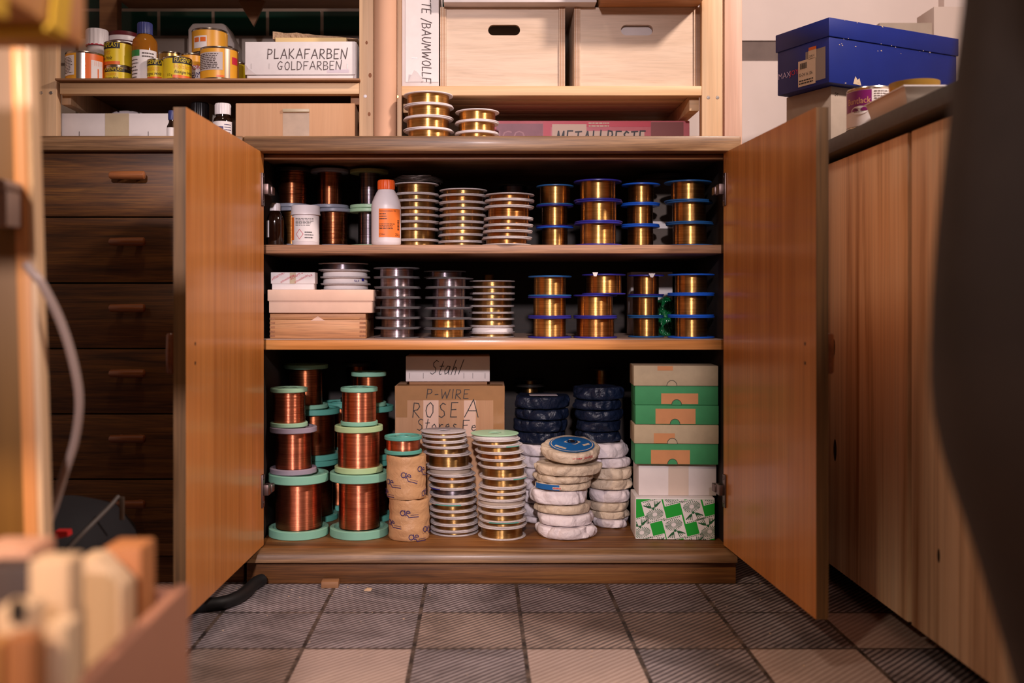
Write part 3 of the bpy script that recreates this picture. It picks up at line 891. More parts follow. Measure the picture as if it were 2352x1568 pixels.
# small brown bottle, screw jar, bottle with orange cap
def zf(py, d): return PZ(py, d)
d = 1.968
h = zf(467, d) - SH_U
r = 19.5 * d / FPX
bt = bottle('medicine_bottle', 'small brown glass bottle with white cap by the hinge', 'bottle', PX(632, d), d, SH_U,
       [(0, 0), (r - .002, 0), (r, .003), (r, h * .56), (r * .93, h * .66), (r * .6, h * .80), (r * .5, h * .83), (r * .5, h * .92), (0, h * .92)], AMBER, r * .62, h * .82, h, WHITEPL, ridges=14)
obj('label', patch_cyl(MB(), r + .0003, -1.25, -.55, .016, .049), WHITE_PAPER, bt, smooth=60)
d = 1.985; r = 31 * d / FPX; h = zf(473, d) - SH_U
jr = thing('screw_jar', 'white plastic jar with screw lid and red diamond hazard mark', 'jar', (PX(702, d), d, SH_U))
obj('body', MB().lathe([(0, 0), (r * .94, 0), (r, .003), (r, h * .74), (r * .94, h * .77), (r * .94, h * .8), (0, h * .8)], 48), WHITEPL, jr, smooth=40)
def rj(r_, z, a): return (r_ * (1 + .006 * math.sin(a * 60)), z)
obj('lid', MB().lathe([(r * .95, h * .765), (r * 1.09, h * .765), (r * 1.09, h * .80), (r * 1.06, h * .815), (r * 1.06, h * .97), (r * 1.0, h), (0, h)], 120, fn=rj), WHITEPL, jr, smooth=40)
lb = obj('label', patch_cyl(MB(), r + .0003, -1.35, 1.2, h * .1, h * .72, 26), WHITE_PAPER, jr, smooth=60)
obj('label_band', patch_cyl(MB(), r + .0006, -1.28, -.78, h * .14, h * .7), ORANGE_LABEL, lb, smooth=60)
l2 = MB(); print_lines_cyl(l2, r + .0006, -.62, .85, h * .48, h * .68, 6, .4, 3); print_lines_cyl(l2, r + .0006, .1, .75, h * .16, h * .36, 3, .35, 5)
obj('lettering', l2, INK, lb)
dm = MB()
ca, cz, da, dz = -.28, h * .28, .3, h * .13
for q in range(4):
    a0, z0_ = [(ca - da, cz), (ca, cz + dz), (ca + da, cz), (ca, cz - dz)][q]
    a1, z1_ = [(ca, cz + dz), (ca + da, cz), (ca, cz - dz), (ca - da, cz)][q]
    RR = r + .0007; e = .86
    P = [(a0, z0_), (a1, z1_), (ca + (a1 - ca) * e, cz + (z1_ - cz) * e), (ca + (a0 - ca) * e, cz + (z0_ - cz) * e)]
    dm.add([(RR * math.sin(a), -RR * math.cos(a), z) for a, z in P], [(0, 1, 2, 3)])
obj('hazard_diamond', dm, RED, lb)

d = 1.975; r = 34 * d / FPX; h = zf(410, d - r) - SH_U
ob_ = bottle('plastic_bottle', 'white plastic bottle with orange screw cap and orange label', 'bottle', PX(887, d), d, SH_U,
       [(0, 0), (r * .9, 0), (r * .99, .004), (r, .008), (r, h * .56), (r * 1.0, h * .60), (r * .985, h * .615), (r * .96, h * .66), (r * .8, h * .75), (r * .6, h * .835), (r * .52, h * .86), (r * .52, h * .9), (0, h * .9)],
       WHITEPL, r * .57, h * .855, h, ORANGE, ridges=20)
lb = obj('label', patch_cyl(MB(), r + .0003, -.42, 1.25, h * .12, h * .55, 20), ORANGE_LABEL, ob_, smooth=60)
l2 = MB()
text_cyl(l2, 'Ammoniumchlorid  70%', r + .0006, -.36, h * .505, .0045, xs=.78)
print_lines_cyl(l2, r + .0006, -.36, .2, h * .38, h * .49, 3, .35, 2)
print_lines_cyl(l2, r + .0006, -.36, .75, h * .24, h * .33, 4, .4, 4)
text_cyl(l2, '250 g', r + .0006, .72, h * .14, .0075, xs=.8)
text_cyl(l2, 'Chlor', r + .0006, -.36, h * .15, .006, xs=.8)
for k in range(9): patch_cyl(l2, r + .0006, .92, 1.1, h * .23 + k * .0023, h * .23 + k * .0023 + (.0012 if k % 3 else .0017))
obj('lettering', l2, INK, lb)

# piles of white-rimmed spools
g1 = 'white-rimmed spools on the top shelf'
stack(lambda u: 957, lambda u: 52, 2.03, [417, 443, 459, 477, 493, 509, 526, 552, 567.5], SH_U, .0022, PAPER_RIM, BRASS_DARK,
      'white-rimmed dull brass spool', 'in the pile touching the orange-capped bottle', g1, .84,
      {0: {'mw': BRASS_DARK}, 3: {'mw': BRASS}})
zz = PZ(417, 1.98) + .0006
o = thing('wire_coil', 'flat loose coil of grey wire lying on the spools by the orange-capped bottle', 'coil', (PX(960, 2.03), 2.03, SH_U))
cm = MB(); pts = []
z_coil = None
stack_top = [ob for ob in C.objects if ob.get('label', '').startswith('white-rimmed dull brass spool, topmost')][0]
zc = stack_top.location.z + max(v.co.z for v in stack_top.children[0].data.vertices)
for k in range(220):
    a = k * .34; rr = .0455 + .004 * math.sin(k * .9) + .002 * math.sin(k * .23)
    pts.append((rr * math.cos(a), rr * math.sin(a), .0016 + .011 * k / 220 + .0009 * math.sin(k * 1.7)))
obj('wire', cm.tube(pts, .0011, 6), plain('dull_grey_wire', '#4d4440', .4, .8), o, smooth=60)
o.location.z = zc
stack(lambda u: 1064 - 2 * u, lambda u: 55, 2.02, [431, 446, 463, 478, 493, 510, 524.5, 540, 556, 567.5], SH_U, .0022, PAPER_RIM, BRASS_DARK,
      'thin white-rimmed spool', 'in the pile of nine on the top shelf', g1, .86, {1: {'mw': ROSE_BRASS}, 3: {'mw': BRASS}, 6: {'mw': BRASS}})
stack(lambda u: 1170 - 6 * u, lambda u: 57, 1.975, [441, 457.5, 473.5, 502, 519, 534, 550, 568.5], SH_U, .0024, PAPER_RIM, ROSE_BRASS,
      'white-rimmed rosy brass spool', 'in the pile beside the blue-rimmed spools', g1, .83)
# a dark reel behind them
R = 45 * 2.13 / FPX
spool(PX(1179, 2.15), 2.15, SH_U, PZ(421, 2.105), R, R * .7, .003, DARKPL, GUNMETAL, 'tall dark reel half hidden behind the rosy brass pile', 'dark reels at the back', loose=.0005, name='wire_reel', cat='reel')

g2 = 'blue-rimmed brass spools in fours of three on the top shelf'
w2 = 'blue-rimmed brass spool'
stack(lambda u: 1275, 43, 2.02, [422, 469, 520, 567], SH_U, .0026, BLUE, BRASS, 'small ' + w2, 'of three beside the rosy brass pile, top shelf', g2, .68,
      {0: {'mf': BLUE_TEAL, 'rwf': .8}, 1: {'mf': BLUE_NAVY}})
stack(lambda u: 1374, 55, 1.99, [409.5, 459, 511, 567], SH_U, .0032, BLUE_NAVY, BRASS, 'big violet-rimmed brass spool', 'of the widest pile of three, top shelf', g2, .74)
stack(lambda u: 1471, 44, 2.04, [418, 466, 515, 565], SH_U, .0032, BLUE, BRASS, 'bright ' + w2, 'of the slim pile between wider ones, top shelf', g2, .66)
stack(lambda u: 1581 + 3 * u, 54, 2.0, [411.5, 460, 512, 566.5], SH_U, .003, BLUE_TEAL, BRASS, 'dark ' + w2, 'of the pile against the cabinet side, top shelf', g2, .70)
# dim things at the back
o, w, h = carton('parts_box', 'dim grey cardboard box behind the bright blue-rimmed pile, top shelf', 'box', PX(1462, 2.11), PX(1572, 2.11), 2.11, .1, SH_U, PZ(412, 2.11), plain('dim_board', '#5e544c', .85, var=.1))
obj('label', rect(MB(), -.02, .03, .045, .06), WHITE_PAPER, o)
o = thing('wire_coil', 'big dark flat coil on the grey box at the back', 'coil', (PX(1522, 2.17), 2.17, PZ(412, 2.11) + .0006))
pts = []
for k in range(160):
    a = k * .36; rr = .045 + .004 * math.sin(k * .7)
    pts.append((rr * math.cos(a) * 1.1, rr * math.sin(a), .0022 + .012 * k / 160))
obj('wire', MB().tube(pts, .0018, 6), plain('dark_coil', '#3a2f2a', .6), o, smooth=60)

# ================================================================ middle shelf
d = 1.962
x0, x1 = PX(620, d), PX(840, d); zb1 = PZ(719, d)
o = thing('dovetailed_box', 'wooden box with finger-jointed corners and sliding lid, under a cardboard box', 'box', ((x0 + x1) / 2, d, SH_L))
w = (x1 - x0) / 2; h = zb1 - SH_L
obj('box_body', B(-w, w, 0, .15, 0, h * .74), BOXWOOD, o, .001)
obj('lid', B(-w, w, 0, .15, h * .75, h), BOXWOOD, o, .001)
jt = MB()
for k in range(5):
    z = .003 + k * .0085
    jt.box(w - .012, w + .0003, -.0004, .002, z, z + .004)
    jt.box(-w - .0003, -w + .010, -.0004, .002, z, z + .004)
obj('finger_joint', jt, wood('end_grain', ['#7c4c2a', '#9a623a', '#a9734a'], 'Y', 30, .3, .6), o)
obj('thumb_notch', MB().prism([(-.014, h * .70), (.014, h * .70), (.0, h * .88)], -.0004, .0006), CARDB_LIGHT, o)
d = 1.952
o, w, h = carton('lidded_box', 'pale tan cardboard box with a lid, on the finger-jointed wooden box', 'box', PX(614, d), PX(857, d), d, .175, zb1 + .0004, PZ(665, d), CARDB_LIGHT, lid=.0225, inset=.0025)
zl = PZ(665, d) + .0003
d = 1.966
x0, x1 = PX(622, d), PX(723, d)
o = thing('hinge_box', 'small white box printed in red slanting lettering, on the tan lidded box', 'box', ((x0 + x1) / 2, d, zl))
w = (x1 - x0) / 2; h = PZ(625, d) - zl
obj('box_base', B(-w + .002, w - .002, .0015, .034, 0, h * .5), WHITE_PAPER, o, .0006)
lidb = obj('lid', B(-w, w, 0, .0355, h * .34, h), WHITE_PAPER, o, .0008)
l2 = MB()
for (tx, tz, sz, b_) in ((-w + .002, h * .52, .012, 'Scharniere'), (-w + .040, h * .56, .012, 'Scharniere'), (-w + .020, h * .37, .0085, 'schneidendes'), (-w + .048, h * .37, .0085, 'schneidendes'), (-w + .076, h * .72, .009, 'sca')):
    text_flat(l2, b_, tx, tz, sz * .75, rot=.5, xs=.9)
# keep the print on the face of the lid
l2.f = [f for f in l2.f if all(-w + .001 < l2.v[i][0] < w - .001 and h * .35 < l2.v[i][2] < h - .0006 for i in f)]; l2.mi = [0] * len(l2.f)
obj('lettering', l2, RED, lidb)
obj('tape', rect(MB(), -.006, .006, h * .35, h * .98, -.0005), TAPE_PALE, lidb)
g3 = 'paper-wrapped white spools on the tan box'
stack(lambda u: 790 + 6 * u, 57, 2.042, [602.5, 620.5, 637, 653.5, 668], zl, .0016, PAPER_RIM, GUNMETAL, 'white paper-banded spool', 'of four on the tan lidded box', g3, .86,
      {0: {'what': 'dark wire spool with frayed rims'}, 1: {'wrap': WHITE_PAPER}, 2: {'wrap': WHITE_PAPER, 'sticker': None}, 3: {'wrap': WHITE_PAPER}})
for ob in list(C.objects):
    if ob.get('label', '').startswith('white paper-banded spool, third'):
        R_ = .0523 * .86
        l2 = MB(); text_cyl(l2, 'No 4', R_ + .0026, .42, .004, .007, xs=.8); patch_cyl(l2, R_ + .0026, .8, .95, .006, .011)
        obj('pen_mark', l2, BLUE_NAVY, ob)

g4 = 'clear-rimmed spools on the middle shelf'
stack(lambda u: 912 + 3 * math.sin(u * 3), 53, 1.998, [613, 636.5, 660.5, 684, 708, 732, 756, 780], SH_L, .0022, CLEAR, SILVER,
      'clear-rimmed spool of grey wire', 'in the pile beside the tan lidded box', g4, .72)
zs = stack(lambda u: 1033 - 5 * u, 55, 2.0, [637, 660, 684, 709, 733, 757, 780], SH_L, .0022, CLEAR, SILVER,
      'clear-rimmed spool of grey wire', 'in the pile that ends in brass wire', g4, .68,
      {4: {'mw': BRASS, 'what': 'clear-rimmed spool of brass wire'}, 5: {'mw': BRASS, 'what': 'clear-rimmed spool of brass wire'}})
zdk = PZ(637, 2.0 - .048)
spool(PX(1022, 2.0), 2.0, zs[0] + .0003, zs[0] + .0135, .0425, .034, .0015, DARKPL, GUNMETAL, 'thin black spool lying on the clear-rimmed pile that ends in brass', 'dark reels at the back')
stack(lambda u: 1130, 52, 2.05, [643.5, 659, 674, 688, 704, 719.5, 734.6, 751, 767, 778], SH_L, .0018, PAPER_RIM, BRASS_DARK,
      'thin white-rimmed spool of dull brass', 'in the pile of nine, middle shelf', 'thin spools on the middle shelf', .88, {7: {'wrap': WHITE_PAPER, 'what': 'thin paper-banded spool'}})
R = .02
spool(PX(1122, 2.2), 2.2, SH_L, PZ(629, 2.18), R, R * .7, .002, DARKPL, BRASS_DARK, 'slim brass bobbin showing over the pile of nine, middle shelf', 'dark reels at the back', loose=.0005)

g5 = 'blue-rimmed brass spools on the middle shelf'
stack(lambda u: 1262, 50, 2.0, [632, 681, 730, 780], SH_L, .0032, BLUE_NAVY, BRASS, 'violet-rimmed brass spool', 'of three beside the thin white-rimmed pile, middle shelf', g5, .74, {0: {'mf': BLUE_TEAL}})
stack(lambda u: 1386 if u < .1 else 1366, 50, 2.0, [628, 677, 730, 780], SH_L, .0032, BLUE_NAVY, BRASS, 'violet-rimmed brass spool', 'of the crooked pile of three, middle shelf', g5, .8, {2: {'rwf': .86, 'mw': ROSE_BRASS}})
stack(lambda u: 1483, 41, 2.035, [630, 679.5, 729, 778.5], SH_L, .003, BLUE_TEAL, BRASS, 'dark blue-rimmed brass spool', 'of the slimmest pile of three, middle shelf', g5, .7, {0: {'mf': BLUE_NAVY}})
stack(lambda u: 1586, 53, 2.0, [627.6, 676, 728, 780], SH_L, .0032, BLUE, BRASS, 'bright blue-rimmed brass spool', 'of the pile at the cabinet side, middle shelf', g5, .68)
# paper tags tucked under two top rims
for px, d, z, wd in ((1367, 1.948, PZ(630, 1.95), .011), (1497, 1.99, PZ(632.5, 1.99), .013)):
    tag(obj('paper_tag', MB().prism([(-wd / 2, .004), (wd / 2, .004), (.002, -.004), (-.003, -.0035)], 0, .0004), WHITE_PAPER, loc=(PX(px, d), d - .003, z)),
        'torn white paper tag on the top rim of the ' + ('crooked' if px < 1400 else 'slimmest') + ' pile', 'tag', 'paper tags on blue-rimmed spools')
o, w, h = carton('small_carton', 'little white carton behind the slimmest blue-rimmed pile', 'carton', PX(1449, 2.18), PX(1545, 2.18), 2.18, .06, SH_L, PZ(624, 2.18), WHITE_PAPER)

packet(PX(1530, 2.11), 2.11, SH_L, PZ(686, 2.09), .021, crumple_mat('green_foil', '#0f6a38', .3, .8, .2, .8, 60), 'crinkled green foil bundle between the last two blue-rimmed piles', None, 5, .004, name='foil_bundle', cat='bundle')

# ================================================================ bottom of the cabinet
g6 = 'copper wire reels on the cabinet floor'
def reel(px, half, d, z0, ytop, rwf, t, mf, mw, label, mtop=None, loose=.0003, tilt=(0, 0)):
    R = half * d / FPX
    z1 = PZ(ytop, d - R)
    spool(PX(px, d), d, z0, z1, R, R * rwf, t, mf, mw, label, g6, mtop=mtop, name='wire_reel', cat='reel', loose=loose, hole=.22, tilt=tilt)
    return z1 + .0003
z = reel(686, 68.5, 2.0, SH_B, 1096, .76, .0165, MINT, COPPER, 'big mint-ended copper reel standing in the lower corner by the hinge')
z = reel(674, 53.5, 2.0, z, 985, .76, .0105, LILAC, COPPER, 'lilac-ended copper reel, in the middle of the corner tower')
z = reel(664, 42.5, 2.0, z, 893, .86, .0085, MINT_PALE, COPPER, 'small loosely wound copper reel on top of the lilac-ended one', loose=.0007)
z = reel(825, 67, 2.0, SH_B, 1093, .69, .0165, MINT, COPPER, 'big mint-ended copper reel beside the brown paper packets')
z = reel(824, 55, 2.0, z, 982, .87, .0115, LIME, COPPER, 'lime-ended copper reel, in the middle of the tower by the brown paper')
z = reel(825, 42.5, 2.0, z, 892, .92, .0085, MINT, COPPER, 'small tidy copper reel on top of the lime-ended one')
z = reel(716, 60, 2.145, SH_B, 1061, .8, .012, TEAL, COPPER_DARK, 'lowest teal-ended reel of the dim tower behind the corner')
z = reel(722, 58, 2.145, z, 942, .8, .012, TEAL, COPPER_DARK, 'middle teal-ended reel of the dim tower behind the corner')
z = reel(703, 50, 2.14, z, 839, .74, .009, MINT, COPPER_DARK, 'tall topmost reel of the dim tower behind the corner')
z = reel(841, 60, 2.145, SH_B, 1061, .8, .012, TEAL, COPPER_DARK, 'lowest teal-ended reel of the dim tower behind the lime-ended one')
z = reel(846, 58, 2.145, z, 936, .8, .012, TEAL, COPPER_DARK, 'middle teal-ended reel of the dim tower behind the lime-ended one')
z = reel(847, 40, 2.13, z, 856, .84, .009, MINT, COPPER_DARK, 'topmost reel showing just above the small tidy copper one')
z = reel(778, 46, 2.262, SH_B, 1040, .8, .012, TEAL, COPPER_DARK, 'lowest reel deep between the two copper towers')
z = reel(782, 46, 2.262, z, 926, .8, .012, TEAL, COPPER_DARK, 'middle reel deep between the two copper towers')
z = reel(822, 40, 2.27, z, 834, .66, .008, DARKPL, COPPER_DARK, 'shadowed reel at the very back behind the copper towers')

# brown paper packets printed with the letters ae
def ae_packet(px, half, d, z0, y1, label, seed, marks, amp):
    R = half * d / FPX; z1 = PZ(y1, d - R); h = z1 - z0
    o = thing('kraft_packet', label, 'packet', (PX(px, d), d, z0), 0, 'brown paper packets')
    off = Vector((seed, seed * 2, 0))
    def fn(r, z, a):
        p = Vector((r * math.cos(a), r * math.sin(a), z)) * 26 + off
        n = mnoise.noise(p) + .5 * mnoise.noise(p * 2.2)
        return r + amp * n * min(1, r / R), max(0.0, z + (.002 * mnoise.noise(Vector((a * 2.5, seed, 0))) if z > h * .9 else 0))
    prof = [(0, 0), (R * .7, 0), (R * .96, .0006), (R, .004)] + [(R * (1 + .01 * math.sin(k * 1.3 + seed)), .004 + (h - .008) * k / 18) for k in range(1, 18)] + [(R, h - .003), (R * .97, h), (R * .9, h - .001), (R * .6, h - .003), (0, h - .003)]
    body = obj('wrapper', MB().lathe(prof, 64, fn=fn), KRAFT, o, smooth=35)
    lt = MB()
    for (a, zz, s, rt) in marks:
        RR = R + amp * 1.1 + .0008
        def stroke(pts, w):
            for i in range(len(pts) - 1):
                (x0_, y0_), (x1_, y1_) = pts[i], pts[i + 1]
                L = math.hypot(x1_ - x0_, y1_ - y0_) or 1; nx, ny = -(y1_ - y0_) / L * w / 2, (x1_ - x0_) / L * w / 2
                ex, ey = (x1_ - x0_) / L * w * .3, (y1_ - y0_) / L * w * .3
                q = [(x0_ - ex - nx, y0_ - ey - ny), (x1_ + ex - nx, y1_ + ey - ny), (x1_ + ex + nx, y1_ + ey + ny), (x0_ - ex + nx, y0_ - ey + ny)]
                vs = []
                for u, v in q:
                    u, v = u * s, v * s
                    u, v = u * math.cos(rt) - v * math.sin(rt), u * math.sin(rt) + v * math.cos(rt)
                    t = a + u / RR
                    vs.append((RR * math.sin(t), -RR * math.cos(t), zz + v))
                lt.add(vs, [(0, 1, 2, 3)])
        circ = [(.45 + .4 * math.cos(2 * math.pi * k / 14), .5 + .42 * math.sin(2 * math.pi * k / 14)) for k in range(15)]
        stroke(circ, .13); stroke([(.85, .95), (.85, .3), (1.0, .08)], .13)
        e = [(1.05 + .0, .5), (1.75, .5)] + [(1.4 + .36 * math.cos(t), .45 + .4 * math.sin(t)) for t in (.12, .6, 1.1, 1.6, 2.1, 2.6, 3.1, 3.6, 4.1, 4.5)] + [(1.5, -.25), (3.2, -.25)]
        stroke(e, .13); stroke([(1.8, .12), (3.2, .12)], .06)
    obj('lettering', lt, PURPLE_INK, body)
    return z1
zk = ae_packet(940, 46, 1.972, SH_B, 1150, 'lower brown paper packet with the small printed letters', 2, [(-.35, .051, .0115, .02), (-1.14, .0305, .0115, -.05), (.74, .017, .0115, 0), (.04, .004, .0115, 0)], .0026)
zk2 = ae_packet(933, 45, 1.972, zk + .0004, 1050, 'upper brown paper packet under a short copper reel', 5, [(-.22, .046, .0115, -.3), (.62, .056, .0115, -.25), (-1.09, .029, .0115, -.05), (.96, .004, .0115, .3), (-1.45, .008, .0115, 0)], .0012)
R = 43 * 1.985 / FPX
spool(PX(926, 1.985), 1.985, zk2 + .0012, PZ(1005, 1.985 - R), R, R * .9, .0075, TEAL, COPPER, 'short teal-ended copper reel on the brown paper packets', g6, name='wire_reel', cat='reel', loose=.0005)

# two tall piles of card-rimmed brass spools
g7 = 'card-rimmed brass spools on the cabinet floor'
MINT_STK = (-.35, .9, TEAL); 
stack(lambda u: 1017 + 20 * min(1, u * 2.2) + 5 * u, lambda u: 52 + 3 * u, 2.022, [994, 1004, 1017, 1030, 1048, 1079, 1096, 1109.5, 1127, 1145, 1163, 1180, 1195, 1212, 1227, 1238], SH_B, .0024, PAPER_RIM, BRASS_DARK,
      'card-rimmed spool', 'in the tall pile beside the brown paper packets', g7, .86,
      {0: {'mw': BRASS}, 5: {'wrap': CARDB_GREY}, 6: {'mw': ROSE_BRASS}, 7: {'mw': BRASS_DARK}, 8: {'mw': GUNMETAL, 'sticker': (-1.3, -.7, BLUE_NAVY)}, 10: {'sticker': (-.9, .25, TEAL)}, 11: {'mw': BRASS_DARK}}, jit=.002)
stack(lambda u: 1138 + 16 * min(1, u * 2.5), lambda u: 55, 1.99, [1000, 1012, 1025, 1041.6, 1057.7, 1074.6, 1099.6, 1121, 1134.5, 1149.6, 1164, 1180, 1198.8, 1212, 1239.5], SH_B, .0024, PAPER_RIM, BRASS_DARK,
      'card-rimmed spool', 'in the tall pile beside the white packets', g7, .87,
      {0: {'wrap': WHITE_PAPER, 'mtop': MINT_PALE}, 1: {'mw': BRASS_DARK}, 2: {'sticker': (.5, 1.2, TEAL)}, 3: {'mw': ROSE_BRASS}, 6: {'sticker': (.6, 1.4, TEAL)}, 9: {'wrap': CARDB_GREY}, 10: {'mw': BRASS_DARK}, 12: {'sticker': (-.4, .9, TEAL)}, 13: {'mw': BRASS_DARK}}, jit=.002)

# cartons in the middle, at the back
d = 2.092
o, w, h = carton('support_carton', 'plain carton hidden under the taped brown one', 'carton', PX(930, d), PX(1150, d), d + .004, .11, SH_B, PZ(1003, d) - .0004, CARDB)
o, w, h = carton('taped_carton', 'brown taped carton hand-lettered in three lines, behind the card-rimmed piles', 'carton', PX(907, d), PX(1159, d), d, .13, PZ(1003, d), PZ(886, d), CARDB, rotz=-.015)
tp = MB(); rect(tp, -w, w, h * .72, h - .0003, -.0004); rect(tp, w - .024, w - .001, .0, h * .72, -.0004); rect(tp, -w + .002, -w + .026, h * .38, h * .72, -.0004)
obj('tape', tp, TAPE, o)
obj('tape_edge', B(-w + .004, w - .004, -.0006, .03, h - .0006, h + .0006), TAPE, o)
for a_, b_ in ((-w + .060, -w + .092), (.03, .055)): obj('pale_strip', rect(MB(), a_, b_, .001, h * .72, -.0003), CARDB_LIGHT, o)
fx = lambda p_: PX(p_, d) - (PX(907, d) + PX(1159, d)) / 2
lt = MB()
strokes(lt, 'P-WIRE', fx(980), h * .755, .019, .0017, slant=.12, gap=.3, fit=.088)
strokes(lt, 'ROSE', fx(948), h * .385, .031, .0019, slant=.08, gap=.5, fit=.093)
strokes(lt, 'A', fx(1067), h * .385, .038, .0019, slant=.12)
strokes(lt, 'Stores', fx(958), h * .13, .024, .0017, slant=.1, gap=.28, fit=.082)
strokes(lt, 'Fe', fx(1063), h * .12, .022, .0017, slant=.06)
obj('lettering', lt, INK, o)
zc = PZ(886, d) + .0009
o, w, h = carton('flat_carton', 'flat brown box lid between the taped carton and the white box above', 'box lid', PX(940, 2.11), PX(1119, 2.11), 2.11, .1, zc, PZ(876, 2.11), PINE_DARK, bevel=.0006)
o, w, h = carton('steel_box', 'white box with one word pencilled on it, on top of the taped carton', 'box', PX(932, 2.105), PX(1125, 2.105), 2.105, .11, PZ(876, 2.11) + .0004, PZ(818, 2.105), WHITEBOARD)
lt = MB()
strokes(lt, 'Stahl', -.038, h * .28, .030, .0015, slant=.3, gap=.22, fit=.064)
obj('lettering', lt, INK, o)
st = MB()
for x_ in (-.081, -.052, .034, .053, .079): rect(st, x_ - .0004, x_ + .0004, h * .12, h * .34, -.0005)
obj('staple', st, INK_BROWN, o)

# paper-wrapped coils
def pk(px, half, d, y0, y1, m, label, grp, seed, base=None, **k):
    R = half * d / FPX
    z0 = PZ(y1, d - R) if base is None else base
    return packet(PX(px, d), d, z0, PZ(y0, d - R * .95), R, m, label, grp, seed, **k)
g8 = 'packets wrapped in white paper'
def column(rows, d, base, grp, k0):
    """rows from the lowest up: (px, half, y at its upper edge, material, label, extra)"""
    z = base
    for i, (px, half, y, m, lab, ex) in enumerate(rows):
        R = half * d / FPX
        z1 = PZ(y, d - R)
        dm = ex.pop('dome', .03)
        packet(PX(px, d), d, z, z + (z1 - z) / (1 + dm * .6), R * .97, m, lab, grp, k0 + i, dome=dm, **ex)
        z = z1
    return z
def blue_seal(o, R, h, dome, full=True):
    n = 36; zt_ = h * (.97 + dome)
    def surf(x, y, lift):
        r = math.hypot(x, y) / (R * .86)
        return (x, y, zt_ - h * dome * (r if r > .25 else .25 * r / .25) + lift + .0016)
    disc = MB(); cx_, cy_ = .002, -.006; rr = R * .76
    vs = [surf(cx_, cy_, .0006)]
    for k in range(3):
        for i in range(n):
            a = 2 * math.pi * i / n
            vs.append(surf(cx_ + rr * (k + 1) / 3 * math.cos(a), cy_ + rr * (k + 1) / 3 * math.sin(a), .0006))
    fs = [(0, 1 + i, 1 + (i + 1) % n) for i in range(n)]
    for k in range(2):
        for i in range(n):
            j = (i + 1) % n
            fs.append((1 + k * n + i, 1 + (k + 1) * n + i, 1 + (k + 1) * n + j, 1 + k * n + j))
    lab = obj('label', disc.add(vs, fs), BLUE_LABEL, o, smooth=60)
    w_ = MB()
    vs = []; 
    for i in range(n):
        a = 2 * math.pi * i / n
        for q in (.90, .94): vs.append(surf(cx_ + rr * q * math.cos(a), cy_ + rr * q * math.sin(a), .0011))
    w_.add(vs, [(2 * i, 2 * i + 1, 2 * ((i + 1) % n) + 1, 2 * ((i + 1) % n)) for i in range(n)])
    def quad(pts, lift): w_.add([surf(cx_ + a * rr, cy_ + b * rr, lift) for a, b in pts], [(0, 1, 2, 3)])
    quad([(-.36, .05), (.12, -.28), (.42, .1), (-.04, .42)], .0011)
    quad([(-.8, -.3), (-.35, -.72), (-.28, -.6), (-.72, -.18)], .0011)
    quad([(.5, -.35), (.8, -.1), (.74, .05), (.42, -.22)], .0011)
    obj('emblem', w_, CREAM_WRAP, lab)
    e = MB()
    ring = [surf(cx_ + rr * (.04 + q * math.cos(2 * math.pi * i / 20)), cy_ + rr * (.06 + q * .9 * math.sin(2 * math.pi * i / 20)), .0014) for i in range(20) for q in (.17, .23)]
    e.add(ring, [(2 * i, 2 * i + 1, 2 * ((i + 1) % 20) + 1, 2 * ((i + 1) % 20)) for i in range(20)])
    disc2 = [surf(cx_ + rr * (.04 + .12 * math.cos(2 * math.pi * i / 16)), cy_ + rr * (.06 + .11 * math.sin(2 * math.pi * i / 16)), .0014) for i in range(16)]
    e.add(disc2, [list(range(16))])
    obj('emblem_eye', e, INK, lab)
    tx = MB(); text_cyl(tx, 'JAHNEL', R * 1.02, .36, h * .52, .0075, xs=.9); print_lines_cyl(tx, R * 1.02, -.02, .3, h * .56, h * .66, 1, .7, 4)
    obj('lettering', tx, RED, o)
def blue_side(o, R, h, dome):
    p = MB(); patch_cyl(p, R * 1.025, -1.15, -.2, h * .18, h * .92, 14)
    q = obj('label', p, BLUE_LABEL, o, smooth=60)
    l = MB(); patch_cyl(l, R * 1.03, -.42, -.1, h * .3, h * .62, 6)
    obj('label_panel', l, CREAM_WRAP, q)
    l = MB(); print_lines_cyl(l, R * 1.035, -.4, -.14, h * .36, h * .58, 1, .6, 3)
    obj('lettering', l, RED, q)
column([(1302, 72, 1214, WHITE_WRAP, 'crumpled white packet lowest in the front pile by the green boxes', dict(amp=.0065)),
        (1299, 69, 1186, WHITE_WRAP, 'bulky white packet second from bottom in the front pile', dict(amp=.005)),
        (1293, 69, 1163, CREAM_WRAP, 'thin cream packet third from bottom in the front pile', dict(amp=.005)),
        (1284, 71, 1130, WHITE_WRAP, 'smooth white packet in the middle of the front pile', dict(amp=.0055)),
        (1293, 70, 1113, CREAM_WRAP, 'thin cream packet with a blue label on its side', dict(amp=.004, deco=blue_side)),
        (1294, 73, 1096, CREAM_WRAP, 'cream packet third from top of the front pile', dict(amp=.0055)),
        (1303, 82, 1073, CREAM_WRAP, 'broad cream packet just under the one with the blue seal', dict(amp=.0055))], 2.0, SH_B, g8, 11)
d = 2.0; R = 68 * d / FPX
packet(PX(1310, d), d, PZ(1073, d - 82 * d / FPX) + .0135, PZ(1073, d - 82 * d / FPX) + .036, R, CREAM_WRAP, 'topmost cream packet bearing a round blue seal with an eye emblem', g8, 30, amp=.003, dome=.25, tilt=(.2, .0), deco=blue_seal)
